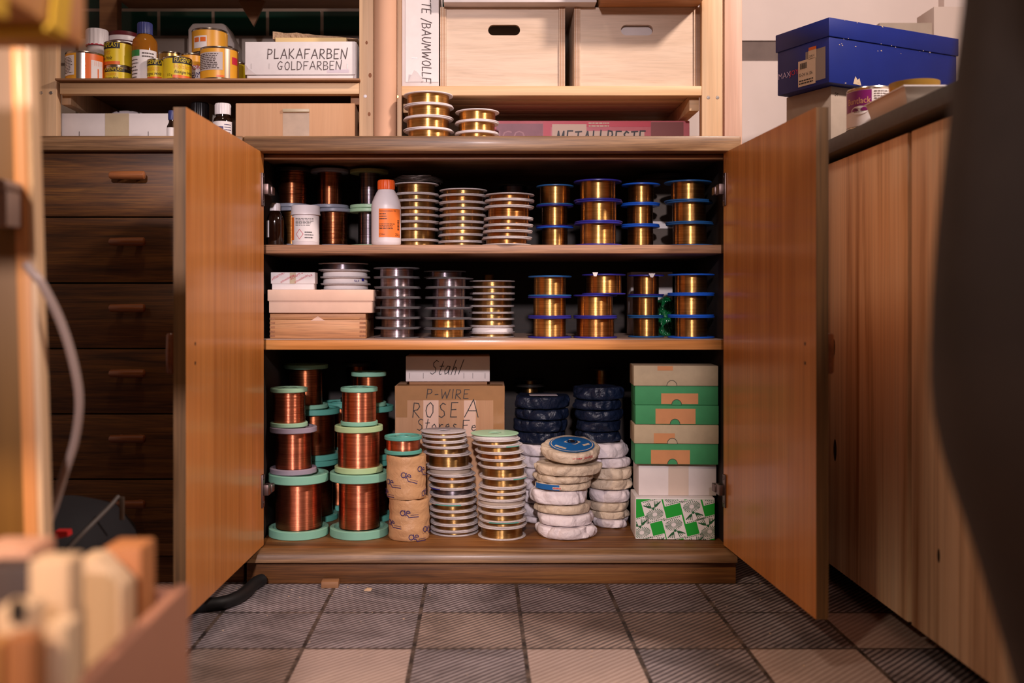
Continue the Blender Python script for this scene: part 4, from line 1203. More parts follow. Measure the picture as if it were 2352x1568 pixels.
zt2 = column([(1402, 50, 1195, WHITE_WRAP, 'lowest white packet of the pile touching the green-printed box', dict(amp=.0065)),
        (1400, 50, 1177, CREAM_WRAP, 'thin packet second from bottom beside the green-printed box', dict(amp=.005)),
        (1397, 52, 1157, CREAM_WRAP, 'packet third from bottom beside the green-printed box', dict(amp=.005)),
        (1400, 54, 1128, WHITE_WRAP, 'plump white packet beside the foot of the white carton', dict(amp=.005)),
        (1400, 53, 1104, CREAM_WRAP, 'cream packet beside the middle of the white carton', dict(amp=.005)),
        (1400, 53, 1077, CREAM_WRAP, 'tan packet beside the upper edge of the white carton', dict(amp=.005)),
        (1396, 52, 1054, WHITE_WRAP, 'small pale packet under the big puffed white one', dict(amp=.005)),
        (1384, 58, 1019, WHITE_WRAP, 'big puffed white packet carrying the navy ones', dict(amp=.005))], 2.085, SH_B, g8, 40)
g9 = 'packets wrapped in navy plastic'
column([(1374, 58, 994, NAVY_WRAP, 'navy packet lowest in the pile beside the green boxes', dict(amp=.005)),
        (1376, 57, 969, NAVY_WRAP, 'navy packet second from bottom beside the green boxes', dict(amp=.005)),
        (1374, 56, 944, NAVY_WRAP, 'navy packet in the middle of the pile beside the green boxes', dict(amp=.005)),
        (1372, 56, 920, NAVY_WRAP, 'navy packet second from top beside the green boxes', dict(amp=.005)),
        (1374, 58, 890, NAVY_WRAP, 'topmost navy packet of the pile beside the green boxes', dict(amp=.005))], 2.09, zt2, g9, 60)
hid = [(1248, 58, y, WHITE_WRAP, 'white packet, ' + n_ + ' of the hidden pile behind the brass spools', dict(amp=.005)) for y, n_ in ((1190, 'lowest'), (1160, 'second from bottom'), (1130, 'third from bottom'), (1104, 'fourth from bottom'), (1078, 'fifth from bottom'))]
zt3 = column(hid + [(1246, 58, 1050, WHITE_WRAP, 'white packet under the upper one beside the card-rimmed pile', dict(amp=.005)), (1244, 60, 1022, WHITE_WRAP, 'upper white packet under the navy pile by the taped carton', dict(amp=.005))], 2.135, SH_B, g8, 80)
def white_tag(o, R, h, dome):
    obj('paper_slip', B(-.028, .030, -R * .86, -R * .3, h * 1.02, h * 1.05), plain('slip_paper', '#9a9098', .7), o)
column([(1240, 56, 994, NAVY_WRAP, 'lowest navy packet beside the taped carton', dict(amp=.005)),
        (1240, 66, 967, NAVY_WRAP, 'navy packet third from top beside the taped carton', dict(amp=.005)),
        (1244, 66, 941, NAVY_WRAP, 'navy packet second from top beside the taped carton', dict(amp=.005)),
        (1244, 69, 910, NAVY_WRAP, 'topmost navy packet with a paper slip, beside the taped carton', dict(amp=.005, deco=white_tag))], 2.13, zt3, g9, 95)
# brass bobbins glimpsed at the very back
for px, hp, y0, n, wh in ((1217, 22, 872, 4, 'over the navy pile beside the taped carton'), (1383, 24, 848, 4, 'over the navy pile beside the green boxes')):
    d = 2.275
    for k in range(6):
        spool(PX(px, d), d, SH_B + k * .0555, SH_B + (k + 1) * .0555 - .0003 if k < 5 else PZ(y0, d - .03), .034, .018, .003, DARKPL, BRASS_DARK,
              ('lowest' if k == 0 else ORD[5 - k]) + ' brass bobbin at the back, ' + wh, 'bobbins at the back of the cabinet floor', name='wire_bobbin', cat='bobbin')

# flat boxes by the hinge
def notch_box(x0p, x1p, d, ya, yb, m, label, patch=None, notch=0.0, rotz=-.05, base=None, dep=.075, mn=None):
    x0, x1 = PX(x0p, d), PX(x1p, d)
    z0 = PZ(yb, d) if base is None else base
    o, w, h = carton('flat_box', label, 'box', x0, x1, d, dep, z0, PZ(ya, d), m, rotz=rotz, group='flat boxes stacked by the hinge')
    if patch:
        a, b, c, e = patch
        obj('paper_patch', rect(MB(), a, b, c * h, e * h, -.0005), PATCH, o)
    n = 12
    pts = [(notch + .0092 * math.cos(math.pi * k / n), -.0007, .0004 + .010 * math.sin(math.pi * k / n)) for k in range(n + 1)]
    nb = MB().add(pts, [list(range(n + 1))])
    obj('thumb_notch', nb, mn or m, o)
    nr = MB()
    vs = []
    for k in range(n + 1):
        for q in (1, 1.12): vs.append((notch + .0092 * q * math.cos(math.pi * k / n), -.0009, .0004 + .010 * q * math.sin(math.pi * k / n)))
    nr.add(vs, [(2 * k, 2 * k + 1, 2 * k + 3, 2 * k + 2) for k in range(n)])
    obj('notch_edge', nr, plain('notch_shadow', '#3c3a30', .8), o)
    return PZ(ya, d) + .0004
d = 1.952
o, w, h = carton('printed_box', 'bright green box printed with white sunburst panels, lowest by the hinge', 'box', PX(1460, d), PX(1641, d), d, .09, SH_B, PZ(1143, d), WHITE_PAPER, rotz=-.045)
gp = obj('printed_face', rect(MB(), -w + .0012, w - .0005, .0005, h - .003, -.0004), GREEN_LOGO, o)
pn, rays = MB(), MB()
def clip_poly(P, x0, x1, z0, z1):
    for ax, lim, sg in ((0, x0, 1), (0, x1, -1), (1, z0, 1), (1, z1, -1)):
        out = []
        for i in range(len(P)):
            a, b = P[i], P[(i + 1) % len(P)]
            ia, ib = (a[ax] - lim) * sg >= 0, (b[ax] - lim) * sg >= 0
            if ia: out.append(a)
            if ia != ib:
                t = (lim - a[ax]) / (b[ax] - a[ax]); out.append((a[0] + (b[0] - a[0]) * t, a[1] + (b[1] - a[1]) * t))
        P = out
        if not P: break
    return P
LIM = (-w + .0014, w - .0008, .0006, h - .0032)
def put(mb_, P, y):
    P = clip_poly(P, *LIM)
    if len(P) > 2: mb_.add([(a, y, b) for a, b in P], [list(range(len(P)))])
def panel(cx_, cz_, flip):
    rt = .26; s_ = .0215
    def T(u, v):
        if flip: u, v = u, -v
        u, v = u * s_ * .93, v * s_ * 1.0
        return cx_ + u * math.cos(rt) - v * math.sin(rt), cz_ + u * math.sin(rt) + v * math.cos(rt)
    put(pn, [T(-1, -1.05), T(1, -1.05), T(1, 1.05), T(-1, 1.05)] if not flip else [T(-1, 1.05), T(1, 1.05), T(1, -1.05), T(-1, -1.05)], -.0006)
    for k in range(24):
        a = 2 * math.pi * k / 24; c_, s2 = math.cos(a), math.sin(a)
        pw = .035
        put(rays, [T(.24 * c_ - pw * .4 * s2, -.35 + .17 * s2 + pw * .4 * c_), T(.86 * c_ - pw * s2, -.35 + .52 * s2 + pw * c_), T(.86 * c_ + pw * s2, -.35 + .52 * s2 - pw * c_), T(.24 * c_ + pw * .4 * s2, -.35 + .17 * s2 - pw * .4 * c_)], -.0008)
    # a pair of open hands above the sun
    for sg in (-1, 1):
        put(rays, [T(sg * .1, .22), T(sg * .42, .32), T(sg * .86, .62), T(sg * .9, .72), T(sg * .5, .56), T(sg * .2, .50)], -.0008)
        for f_ in range(4):
            b0 = .16 + f_ * .11
            put(rays, [T(sg * b0, .42), T(sg * (b0 + .09), .45), T(sg * (b0 + .16 + f_ * .06), .86 - f_ * .06), T(sg * (b0 + .10 + f_ * .06), .88 - f_ * .06)], -.0008)
    ringp = [(.13 * math.cos(2 * math.pi * k / 12), .20 + .13 * math.sin(2 * math.pi * k / 12)) for k in range(12)]
    put(rays, [T(a, b) for a, b in ringp], -.0009)
    for v0 in (.93, -.97):
        for k in range(9):
            u0 = -.85 + k * .19
            put(rays, [T(u0, v0), T(u0 + .12, v0), T(u0 + .12, v0 + .07), T(u0, v0 + .07)], -.0008)
for cx_, cz_, fl_ in ((-.0415, .0565, 0), (.0343, .058, 1), (-.0008, .0222, 1), (-.067, .0205, 0), (.0655, .024, 0), (-.0065, .0915, 0), (.0695, .094, 0), (-.0345, -.0145, 0), (.041, -.0125, 0)):
    panel(cx_, cz_, fl_)
obj('sunburst_panel', pn, WHITE_PAPER, gp)
obj('lettering', rays, plain('dark_green_print', '#1c5a30', .5), gp)
zb = PZ(1143, d) + .0004
o, w, h = carton('white_carton', 'white carton with a pale tape band, between the green boxes', 'carton', PX(1467, 1.972), PX(1645, 1.972), 1.972, .085, zb, PZ(1063, 1.972), WHITEBOARD, rotz=-.03)
obj('tape', rect(MB(), -.018, .022, .0004, h - .0004, -.0005), plain('cream_tape', '#c9b4a4', .5), o)
zb = PZ(1063, 1.972) + .0004
zb = notch_box(1459, 1649, 1.952, 1019, 0, GREEN_BOARD, 'lowest green flat box with a curling brown patch, on the white carton', (-.050, .026, .02, .70), -.008, base=zb)
zb = notch_box(1457, 1650, 1.950, 975.5, 0, BEIGE_BOARD, 'beige flat box sandwiched between green ones', (-.044, -.003, .02, .55), -.008, base=zb)
zb = notch_box(1460, 1650, 1.952, 930.5, 0, GREEN_BOARD, 'middle green flat box with the largest brown patch', (-.042, .036, .03, .82), -.004, base=zb)
zb = notch_box(1459, 1649, 1.952, 886.5, 0, GREEN_BOARD, 'upper green flat box under the beige lid box', (-.03, .042, .06, .62), .0, base=zb)
zb = notch_box(1456, 1649, 1.950, 839.5, 0, BEIGE_BOARD, 'topmost beige flat box with a torn patch, by the hinge', (-.036, -.006, .76, .98), -.008, base=zb)

# ================================================================ on the cabinet and in the rack
TZ = TOPZ + .0003
g10 = 'white-rimmed brass spools on the cabinet'
stack(lambda u: 983 + 2 * u, 57, 1.955, [207.5, 236, 265, 293, 320], TZ, .0022, WHITEPL, BRASS, 'bright brass spool', 'of the four beside the cardboard tube', g10, .84, jit=.0015)
stack(lambda u: 1096, 50.5, 1.957, [248, 274, 299, 319], TZ, .0022, WHITEPL, BRASS, 'bright brass spool', 'of the three before the red box', g10, .82)
d = 2.0
tag(obj('cardboard_tube', MB().lathe([(.0225, 0), (.0225, .6), (.020, .6), (.020, 0)], 40, closed=True), CARBON_TUBE, smooth=40, loc=(-.1855, 1.967, TZ)), 'tall brown cardboard tube standing between two rack posts', 'tube')

d = 2.06
o, w, h = carton('red_box', 'flat red and pink box with hand-lettered paper, lying under the rack shelf', 'box', PX(1118, d), PX(1584, d), d, .2, TZ, PZ(277, d), PINK)
fx = lambda px: PX(px, d) - (PX(1118, d) + PX(1584, d)) / 2
pr = MB(); rect(pr, fx(1248), fx(1495), h * .80, h - .001, -.0004); rect(pr, fx(1248), fx(1265), .001, h * .8, -.0004)
obj('red_print', pr, RED, o)
pr = MB(); rect(pr, fx(1140), fx(1247), .001, h * .9, -.0003)
obj('faded_print', pr, plain('mauve_print', '#8c5560', .5, var=.15, vscale=40), o)
pr = MB(); text_flat(pr, 'IGO', fx(1143), h * .32, .032, -.0006)
obj('faded_letters', pr, plain('faded_letter', '#a8747a', .5), o)
pr = MB(); rect(pr, fx(1268), fx(1347), .001, h * .88, -.0006); rect(pr, fx(1347), fx(1480), .001, h * .66, -.0005)
pp = obj('paper_label', pr, plain('label_card', '#cdb2a0', .6), o)
lt = MB(); strokes(lt, 'METALLRESTE', fx(1277), h * .18, .030, .0030, -.0012, slant=.1, gap=.32, fit=.182)
obj('lettering', lt, INK, pp)
lt = MB(); print_lines(lt, fx(1352), fx(1402), h * .78, h * .96, 2, -.0007, .5, 3)
obj('small_print', lt, CREAM_WRAP, o)
obj('dark_print', rect(MB(), fx(1495), fx(1570), .001, h * .95, -.0003), plain('dull_red_print', '#7d3a36', .5), o)

# crates
def crate(x0p, x1p, label, paper):
    d = 1.985
    x0, x1 = PX(x0p, d), PX(x1p, d); z0 = SR + .0003; h = PZ(16, d) - z0; D = .30
    o = thing('plywood_crate', label, 'crate', ((x0 + x1) / 2, d, z0), 0, 'plywood crates on the rack')
    w = (x1 - x0) / 2; t = .0125
    for s_ in (-1, 1):
        sd = obj('side_panel', B(s_ * w, s_ * (w - t), 0, D, 0, h), PLY, o, .0008)
        ed = MB()
        for k in range(3):
            xx = s_ * (w - t * (.2 + .27 * k)); ed.box(xx - .0007, xx + .0007, -.0003, .001, .001, h - .001)
        obj('ply_edge', ed, plain('ply_line', '#a87a56', .7), sd)
    # front panel with a stadium slot
    fw = w - t - .0002
    n = 14; sx = .032; r = .0108; zc = h * .718; cxs = -.0 if paper else .003
    top = [(cxs + sx - r + r * math.sin(a), zc + r * math.cos(a)) for a in [math.pi / 2 * k / n for k in range(n + 1)]]
    top = [(2 * cxs - p[0], p[1]) for p in top[::-1]] + top          # upper half of the slot, from one end to the other
    bot = [(p[0], 2 * zc - p[1]) for p in top]
    m_ = MB(); y0, y1 = .003, .0125; N = len(top)
    def plate(pts):
        for yy in (y0, y1): m_.add([(a, yy, b) for a, b in pts], [list(range(len(pts)))])
    for yy in (y0, y1):
        for i in range(N - 1):
            for ln, lim in ((top, h), (bot, 0)):
                m_.add([(ln[i][0], yy, ln[i][1]), (ln[i + 1][0], yy, ln[i + 1][1]), (ln[i + 1][0], yy, lim), (ln[i][0], yy, lim)], [(0, 1, 2, 3)])
        for sx0, sx1 in ((-fw, top[0][0]), (top[-1][0], fw)):
            m_.add([(sx0, yy, 0), (sx1, yy, 0), (sx1, yy, h), (sx0, yy, h)], [(0, 1, 2, 3)])
    loop = top + bot[::-1]
    M_ = len(loop)
    m_.add([(a, y0, b) for a, b in loop] + [(a, y1, b) for a, b in loop], [(i, (i + 1) % M_, M_ + (i + 1) % M_, M_ + i) for i in range(M_)])
    m_.add([(-fw, y0, h), (fw, y0, h), (fw, y1, h), (-fw, y1, h)], [(0, 1, 2, 3)])
    m_.add([(-fw, y0, 0), (fw, y0, 0), (fw, y1, 0), (-fw, y1, 0)], [(0, 1, 2, 3)])
    obj('front_panel', m_, PLY, o)
    obj('back_panel', B(-fw, fw, D - .012, D - .0002, 0, h), PLY, o, .0008)
    obj('bottom_panel', B(-fw, fw, .013, D - .0125, .0, .009), PLY, o)
    return o, w, h, z0 + h
c1 = crate(1011, 1298, 'plywood crate with a dark hand slot, next to the upright lettered box', False)
c2 = crate(1319, 1608, 'plywood crate with something white behind its hand slot', True)
d = 2.0
bx, bw, bh = carton('white_insert', 'white card box inside the crate, seen through its hand slot', 'box', PX(1350, d), PX(1568, d), d, .2, SR + .0098, SR + .15, WHITEBOARD)
arc = MB(); vs = []
for k in range(13):
    a = math.pi * k / 12
    for q in (.0095, .0108): vs.append((.028 + q * math.cos(a), -.0006, .121 + q * math.sin(a)))
arc.add(vs, [(2 * k, 2 * k + 1, 2 * k + 3, 2 * k + 2) for k in range(12)])
obj('drawn_arc', arc, INK, bx)
ctop = c1[3] + .0004
o, w, h = carton('printed_carton', 'flat white carton with small printing, lying on the crate with the dark slot', 'carton', PX(1019, 1.96), PX(1370, 1.96), 1.955, .25, ctop, ctop + .05, WHITEBOARD)
lt = MB(); print_lines(lt, -.09, -.045, .004, .03, 4, -.0006, .5, 9); print_lines(lt, -.07, -.02, .03, .045, 3, -.0006, .5, 19)
obj('lettering', lt, INK_BROWN, o)
o = thing('wooden_tray', 'shallow wooden box jutting out over the crate beside the post', 'tray', (PX(1492, 1.92), 1.885, ctop))
w = (PX(1603, 1.985) - PX(1375, 1.985)) / 2
ox = (PX(1603, 1.985) + PX(1375, 1.985)) / 2
o.location.x = ox
obj('bottom_panel', B(-w, w, 0, .33, 0, .006), BOXWOOD, o, .0006)
obj('front_panel', B(-w, w, 0, .010, .0062, .07), PINE_X, o, .0006)
obj('back_panel', B(-w, w, .32, .33, .0062, .07), PINE_X, o, .0006)
for s_ in (-1, 1): obj('side_panel', B(s_ * w, s_ * (w - .01), .0102, .3198, .0062, .07), PINE_X, o, .0006)

# upright lettered box
d = 1.978
o, w, h = carton('upright_box', 'white board box standing on end, lettered downwards in brown pen', 'box', PX(923, d), PX(1008, d), d, .2, PZ(192, d), 1.33, WHITEBOARD)
o.location.z = SR + .0003
for c_ in o.children: pass
obj('lid', B(-w + .0075, w - .0004, -.0012, -.0002, .009, h - .002), WHITE_PAPER, o)
lt = MB()
strokes(lt, 'WATTE /BAUMWOLLE', .0105, h - .150 + .145, .0175, .0017, -.0016, slant=.12, gap=.22, rot=-math.pi / 2, fit=.205)
# place so that the last letter ends near the lower edge
zs_ = [v[2] for v in lt.v]; xs_ = [v[0] for v in lt.v]
dz_ = .006 - min(zs_); dx_ = .0235 - max(xs_)
lt.v = [(v[0] + dx_, v[1], v[2] + dz_) for v in lt.v]
obj('lettering', lt, INK_BROWN, o)
obj('lifted_flap', MB().add([(-.024, -.0016, .010), (.008, -.0016, .010), (-.006, -.0075, .028), (-.012, -.009, .031)], [(0, 1, 2), (0, 2, 3)]), WHITE_PAPER, o)
st = MB(); rect(st, -.018, -.006, .056, .0568, -.0016); rect(st, -.016, -.004, .018, .0188, -.0016)
obj('staple', st, STAPLE, o)

# ---------------- tins and boxes on the rack's long board
g11 = 'tins and bottles on the rack board'
LZ = SL + .0003
RJ = random.Random(5)
t, R, h = tin('tall orange tin with a pale text panel and a metal seam, beside the rack post', 196, 43, 116, LZ, 2.015, AMBER_PRINT, g11)
p = obj('text_panel', patch_cyl(MB(), R + .0004, -1.3, -.2, h * .2, h * .86, 12), WHITE_PAPER, t, smooth=60)
obj('lettering', print_lines_cyl(MB(), R + .0008, -1.2, -.26, h * .26, h * .82, 11, .4, 2), INK_BROWN, p)
obj('seam', patch_cyl(MB(), R + .0005, -.08, .36, .0034, h - .004, 5), TIN, t, smooth=60)
p = obj('orange_band', patch_cyl(MB(), R + .0004, .36, 1.7, .0034, h - .004, 12), ORANGE_PRINT, t, smooth=60)
q = MB(); patch_cyl(q, R + .0008, .66, 1.35, .006, h * .72, 8)
p2 = obj('hazard_panel', q, WHITE_PAPER, p, smooth=60)
q = MB(); patch_cyl(q, R + .0008, .74, .96, h * .54, h * .7); patch_cyl(q, R + .0008, 1.04, 1.3, h * .54, h * .7); patch_cyl(q, R + .0008, 1.0, 1.1, .008, h * .45)
obj('hazard_mark', q, ORANGE_PRINT, p, smooth=60)

d = 2.10
rj_ = 25 * d / FPX; hh = PZ(70, d) - LZ
jar = bottle('jar', 'white jar with a ridged cap and thin red ring behind the tall orange tin', 'jar', PX(223, d), d, LZ, [(0, 0), (rj_ * .95, 0), (rj_, .003), (rj_ * .98, hh * .62), (rj_ * .86, hh * .7), (rj_ * .8, hh * .8), (0, hh * .8)], plain('milky_plastic', '#bfb3b0', .4), rj_ * .98, hh * .74, hh, WHITEPL, ridges=16)
obj('ring', MB().lathe([(rj_ * .97, hh * .735), (rj_ * .99, hh * .74), (rj_ * .99, hh * .755), (rj_ * .9, hh * .755), (rj_ * .9, hh * .735)], 40, closed=True), RED, jar, smooth=30)
d = 2.14; rr = 35 * d / FPX; hh = PZ(69, d - rr) - LZ
tb = thing('filler_tub', 'white tub with a dark red lid edge, behind the two stacked yellow tins', 'tub', (PX(284, d), d, LZ))
obj('body', MB().lathe([(0, 0), (rr * .9, 0), (rr * .95, hh * .86), (0, hh * .86)], 44), WHITEPL, tb, smooth=40)
obj('lid', MB().lathe([(rr * .95, hh * .84), (rr, hh * .85), (rr, hh * .93), (rr * .97, hh * .95), (rr * .94, hh), (0, hh)], 44), plain('dark_red_lid', '#5a1a20', .4), tb, smooth=40)
obj('lid_rim', MB().lathe([(rr * 1.005, hh * .855), (rr * 1.01, hh * .86), (rr * 1.01, hh * .925), (rr * 1.005, hh * .93)], 44), WHITEPL, tb, smooth=40)
lt = MB(); text_cyl(lt, 'moltofill', rr * 1.0, -.25, hh * .70, .016, xs=.9)
obj('lettering', lt, INK, tb)

def filler_tin(label, px, half, yt, base, d, ang, small=False, kilo=None):
    t, R, h = tin(label, px, half, yt, base, d, YELLOW, g11, name='filler_tin')
    b = obj('black_band', patch_cyl(MB(), R + .0003, ang - .5, ang + 1.75, h * .70, h - .0042, 16), INK, t, smooth=60)
    lt = MB(); text_cyl(lt, 'FUGENPLAST', R + .0008, ang - .42, h * .755, .0098 * (h / .036), xs=.72, shear=.2)
    obj('lettering', lt, YELLOW, b)
    ob2 = obj('orange_band', patch_cyl(MB(), R + .0003, ang - .5, ang + 1.75, .0036, h * .2, 16), ORANGE_PRINT, t, smooth=60)
    lt = MB(); text_cyl(lt, 'Holzkitt', R + .0006, ang - .42, h * .48, .0105 * (h / .036), xs=.85)
    obj('lettering', lt, AMBER_PRINT, t)
    lt = MB(); text_cyl(lt, 'flüssiges Holz', R + .0006, ang - .40, h * .27, .0072 * (h / .036), xs=.8, shear=.3)
    if kilo: text_cyl(lt, kilo, R + .0006, ang - .95, h * .16, .007, xs=.8)
    obj('script', lt, INK, t)
    return PZ(yt, d - R) + .0004, t
zt_, _ = filler_tin('yellow and black tin, lower of two stacked next to the blue-capped bottle', 272, 31, 152, LZ, 2.03, -.35)
zt2_, _ = filler_tin('taller yellow and black tin, upper of two stacked next to the blue-capped bottle', 272, 31, 93, zt_, 2.03, -1.3)
filler_tin('small yellow and black tin touching the blue-capped bottle', 360, 21, 134, LZ, 2.0, -.9)
filler_tin('yellow and black tin with a weight printed on it, second from the bottle', 408, 32, 128, LZ, 1.995, .45, kilo='110 g')

d = 2.02; R = 28 * d / FPX; h = PZ(54, d) - LZ
bo = thing('amber_bottle', 'round amber bottle with a navy cap and a white and green label', 'bottle', (PX(333, d), d, LZ))
obj('body', MB().lathe([(0, 0), (R * .95, 0), (R, .003), (R, h * .66), (R * .93, h * .72), (R * .6, h * .80), (R * .45, h * .84), (R * .45, h * .9), (0, h * .9)], 44), AMBER_LIQ, bo, smooth=40)
obj('liquid', MB().lathe([(0, .002), (R * .9, .002), (R * .9, h * .6), (0, h * .6)], 36), plain('amber_liquid', '#7a4512', .2), bo, smooth=40)
def rc(r_, z, a): return (r_ * (1 + .03 * math.sin(a * 18)), z)
obj('cap', MB().lathe([(0, h * .81), (R * .62, h * .81), (R * .62, h * .825), (R * .60, h * .83), (R * .60, h * .98), (R * .55, h), (0, h)], 108, fn=rc), NAVY_CAP, bo, smooth=35)
p = obj('label', patch_cyl(MB(), R + .0004, -1.4, 1.4, .003, h * .53, 24), WHITE_PAPER, bo, smooth=60)
obj('green_band', patch_cyl(MB(), R + .0008, -1.4, -.1, h * .43, h * .53, 10), GREEN_PRINT, p, smooth=60)
obj('lettering', print_lines_cyl(print_lines_cyl(MB(), R + .0008, -1.1, -.2, .008, h * .40, 6, .3, 7), R + .0008, .1, 1.1, h * .40, h * .5, 2, .4, 8), INK_BROWN, p)

t, R, h = tin('squat gold-lacquered tin behind the small yellow tins', 392, 27, 117, LZ, 2.12, GOLD_TIN, g11, GOLD_TIN)
t, R, h = tin('amber tin with a slanting white band and red letters, partly hidden', 441, 27, 121, LZ, 2.06, AMBER_PRINT, g11)
p = obj('slant_band', patch_cyl(MB(), R + .0004, -.5, 1.2, h * .16, h * .64, 12), WHITE_PAPER, t, smooth=60)
lt = MB(); text_cyl(lt, 'KORN', R + .0008, .0, h * .46, .014, xs=.9, rot=.28)
obj('red_letters', lt, RED, p)
lt = MB(); text_cyl(lt, 'LEIM', R + .0008, .0, h * .22, .016, xs=.9, rot=.28)
obj('blue_letters', lt, PURPLE_INK, p)
t, R, h = tin('big amber tin with a grey text panel and dark seam, beside the lettered white box', 504, 43, 105, LZ, 2.0, AMBER_PRINT, g11)
p = obj('text_panel', patch_cyl(MB(), R + .0004, -1.05, .42, h * .28, h * .82, 14), plain('grey_print', '#b7aaa6', .5), t, smooth=60)
obj('lettering', print_lines_cyl(MB(), R + .0008, -1.0, .36, h * .31, h * .79, 9, .45, 12), INK_BROWN, p)
obj('seam', patch_cyl(MB(), R + .0005, .52, .82, .0034, h - .004, 4), plain('tin_seam', '#8a7a6a', .3, .8), t, smooth=60)
p = obj('orange_band', patch_cyl(MB(), R + .0004, .1, .5, .004, h * .12, 5), ORANGE_PRINT, t, smooth=60)
obj('hazard_mark', patch_cyl(MB(), R + .0004, .95, 1.4, h * .5, h * .72, 4), RED, t, smooth=60)
# something to carry the upper tin at the back: a taller pale tin, hidden by the others
bt_, R, h = tin('plain tin at the back that carries the upper amber tin', 481, 38, 121, LZ, 2.11, GOLD_TIN, g11)
zc2 = LZ + h + .0005
t, R, h = tin('amber tin raised behind the big one, red hazard squares on its label', 482, 40, 63, zc2, 2.11, AMBER_PRINT, g11)
p = obj('text_panel', patch_cyl(MB(), R + .0004, -.75, .1, .01, h * .68, 8), WHITE_PAPER, t, smooth=60)
q = MB(); patch_cyl(q, R + .0008, -.7, -.36, h * .44, h * .62, 3); patch_cyl(q, R + .0008, -.28, .04, h * .44, h * .62, 3)
obj('hazard_mark', q, ORANGE_PRINT, p, smooth=60)
d = 2.19
o = thing('jerrycan', 'milky white plastic canister at the back behind the amber tins', 'canister', (PX(485, d), d, LZ))
hh = PZ(52, d) - LZ; hw = 54 * d / FPX
obj('body', MB().prism([(-hw, 0), (hw, 0), (hw, hh * .74), (hw * .62, hh * .97), (hw * .5, hh), (-hw * .82, hh), (-hw, hh * .92)], 0, .07), plain('milky_canister', '#b3a69c', .4), o, .006)
t, R, h = tin('little yellow tin squeezed against the lettered white box', 551, 13, 143, LZ, 2.09, YELLOW, g11)
obj('red_band', patch_cyl(MB(), R + .0004, -1.5, 1.5, h * .1, h * .22, 10), RED, t, smooth=60)

# white lettered box on the board
d = 1.985
o, w, h = carton('lettered_box', 'white cardboard box hand-lettered in two lines, next to the middle post', 'box', PX(566, d), PX(819, d), d, .20, LZ, PZ(96, d), WHITEBOARD, rotz=-.012)
obj('front_flap', B(-w - .002, w - .002, -.0035, -.0012, h * .16, h - .0005), WHITE_PAPER, o, .0006)
obj('lower_flap', B(-w + .004, w - .006, -.006, -.0012, .001, h * .13), WHITEBOARD, o, .0012)
lt = MB()
strokes(lt, 'PLAKAFARBEN', -.067, h * .565, .019, .0017, -.0041, slant=.05, gap=.27, fit=.158)
strokes(lt, 'GOLDFARBEN', -.047, h * .285, .0165, .0014, -.0041, slant=.03, gap=.25, fit=.127)
obj('lettering', lt, INK_BROWN, o)
st = MB()
for x_, z_ in ((-.064, .024), (.093, .024), (.050, .024), (-.1, .024)): rect(st, x_ - .0005, x_ + .0005, z_, z_ + .011, -.0042)
obj('staple', st, STEEL, o)
obj('clear_tape', rect(MB(), .052, .096, .016, .023, -.0041), clear_mat('shiny_tape', '#f0e8f0', .5, .05), o)
obj('curled_corner', MB().add([(-w - .002, -.0042, h * .16), (-w + .021, -.0042, h * .16), (-w + .006, -.010, h * .30), (-w - .002, -.007, h * .44)], [(0, 1, 2), (0, 2, 3)]), WHITE_PAPER, o)
zt_ = PZ(96, d) + .0004
o, w, h = carton('card_pad', 'thin pale yellow card box on the lettered white box', 'card box', PX(632, 2.03), PX(796, 2.03), 2.03, .12, zt_, PZ(86, 2.03), plain('cream_card', '#d8bb84', .7))
mbp = MB(); n = 14
for k in range(n + 1):
    x_ = -.082 + .175 * k / n
    zz_ = .016 * (1 - k / n) ** .8 + .0025 * mnoise.noise(Vector((k * .9, 0, 0)))
    mbp.v += [(x_, 0, .0), (x_, .09, .001), (x_, .0 + .003 * math.sin(k), max(.0015, zz_)), (x_, .085, max(.002, zz_ * .9))]
for k in range(n):
    a = 4 * k
    for q in ((0, 4, 6, 2), (2, 6, 7, 3), (3, 7, 5, 1), (1, 5, 4, 0)): mbp.f.append([a + i for i in q]); mbp.mi.append(0)
mbp.f.append([0, 2, 3, 1]); mbp.mi.append(0); mbp.f.append([4 * n, 4 * n + 1, 4 * n + 3, 4 * n + 2]); mbp.mi.append(0)
tag(obj('paper_bag', mbp, crumple_mat('brown_paper', '#a98a6c', .1, .5), smooth=30, loc=(PX(717, 2.04), 2.045, PZ(86, 2.03) + .0004)), 'crumpled flat brown paper bag topping the lettered white box', 'paper bag')

# ---------------- on the chest top, under the board
HZ = .8478
d = 2.0
o, w, h = carton('stapled_box', 'long low grey-white box with staples and a wide tape band', 'box', PX(133, d), PX(405, d), d, .15, HZ, PZ(260, d), plain('greyish_board', '#cfc6c4', .8, var=.06, vscale=20))
obj('tape', rect(MB(), -.024, .024, .001, h - .0003, -.0005), TAPE_PALE, o)
st = MB()
for x_ in (-.113, -.076, .063): rect(st, x_ - .0006, x_ + .0006, .018, .030, -.0006)
obj('staple', st, STAPLE, o)
rr = 44 * 2.07 / FPX
pl = thing('enamel_bowl', 'chipped white enamel bowl turned upside down on the stapled box', 'bowl', (PX(296, 2.07), 2.07, PZ(260, d) + .0004))
obj('bowl_body', MB().lathe([(rr, 0), (rr, .002), (rr * .96, .006), (rr * .8, .0115), (rr * .5, .0145), (0, .0150), (0, .0135), (rr * .5, .013), (rr * .78, .010), (rr * .94, .004), (rr * .97, 0)], 44), WHITEPL, pl, smooth=50)
ck = MB()
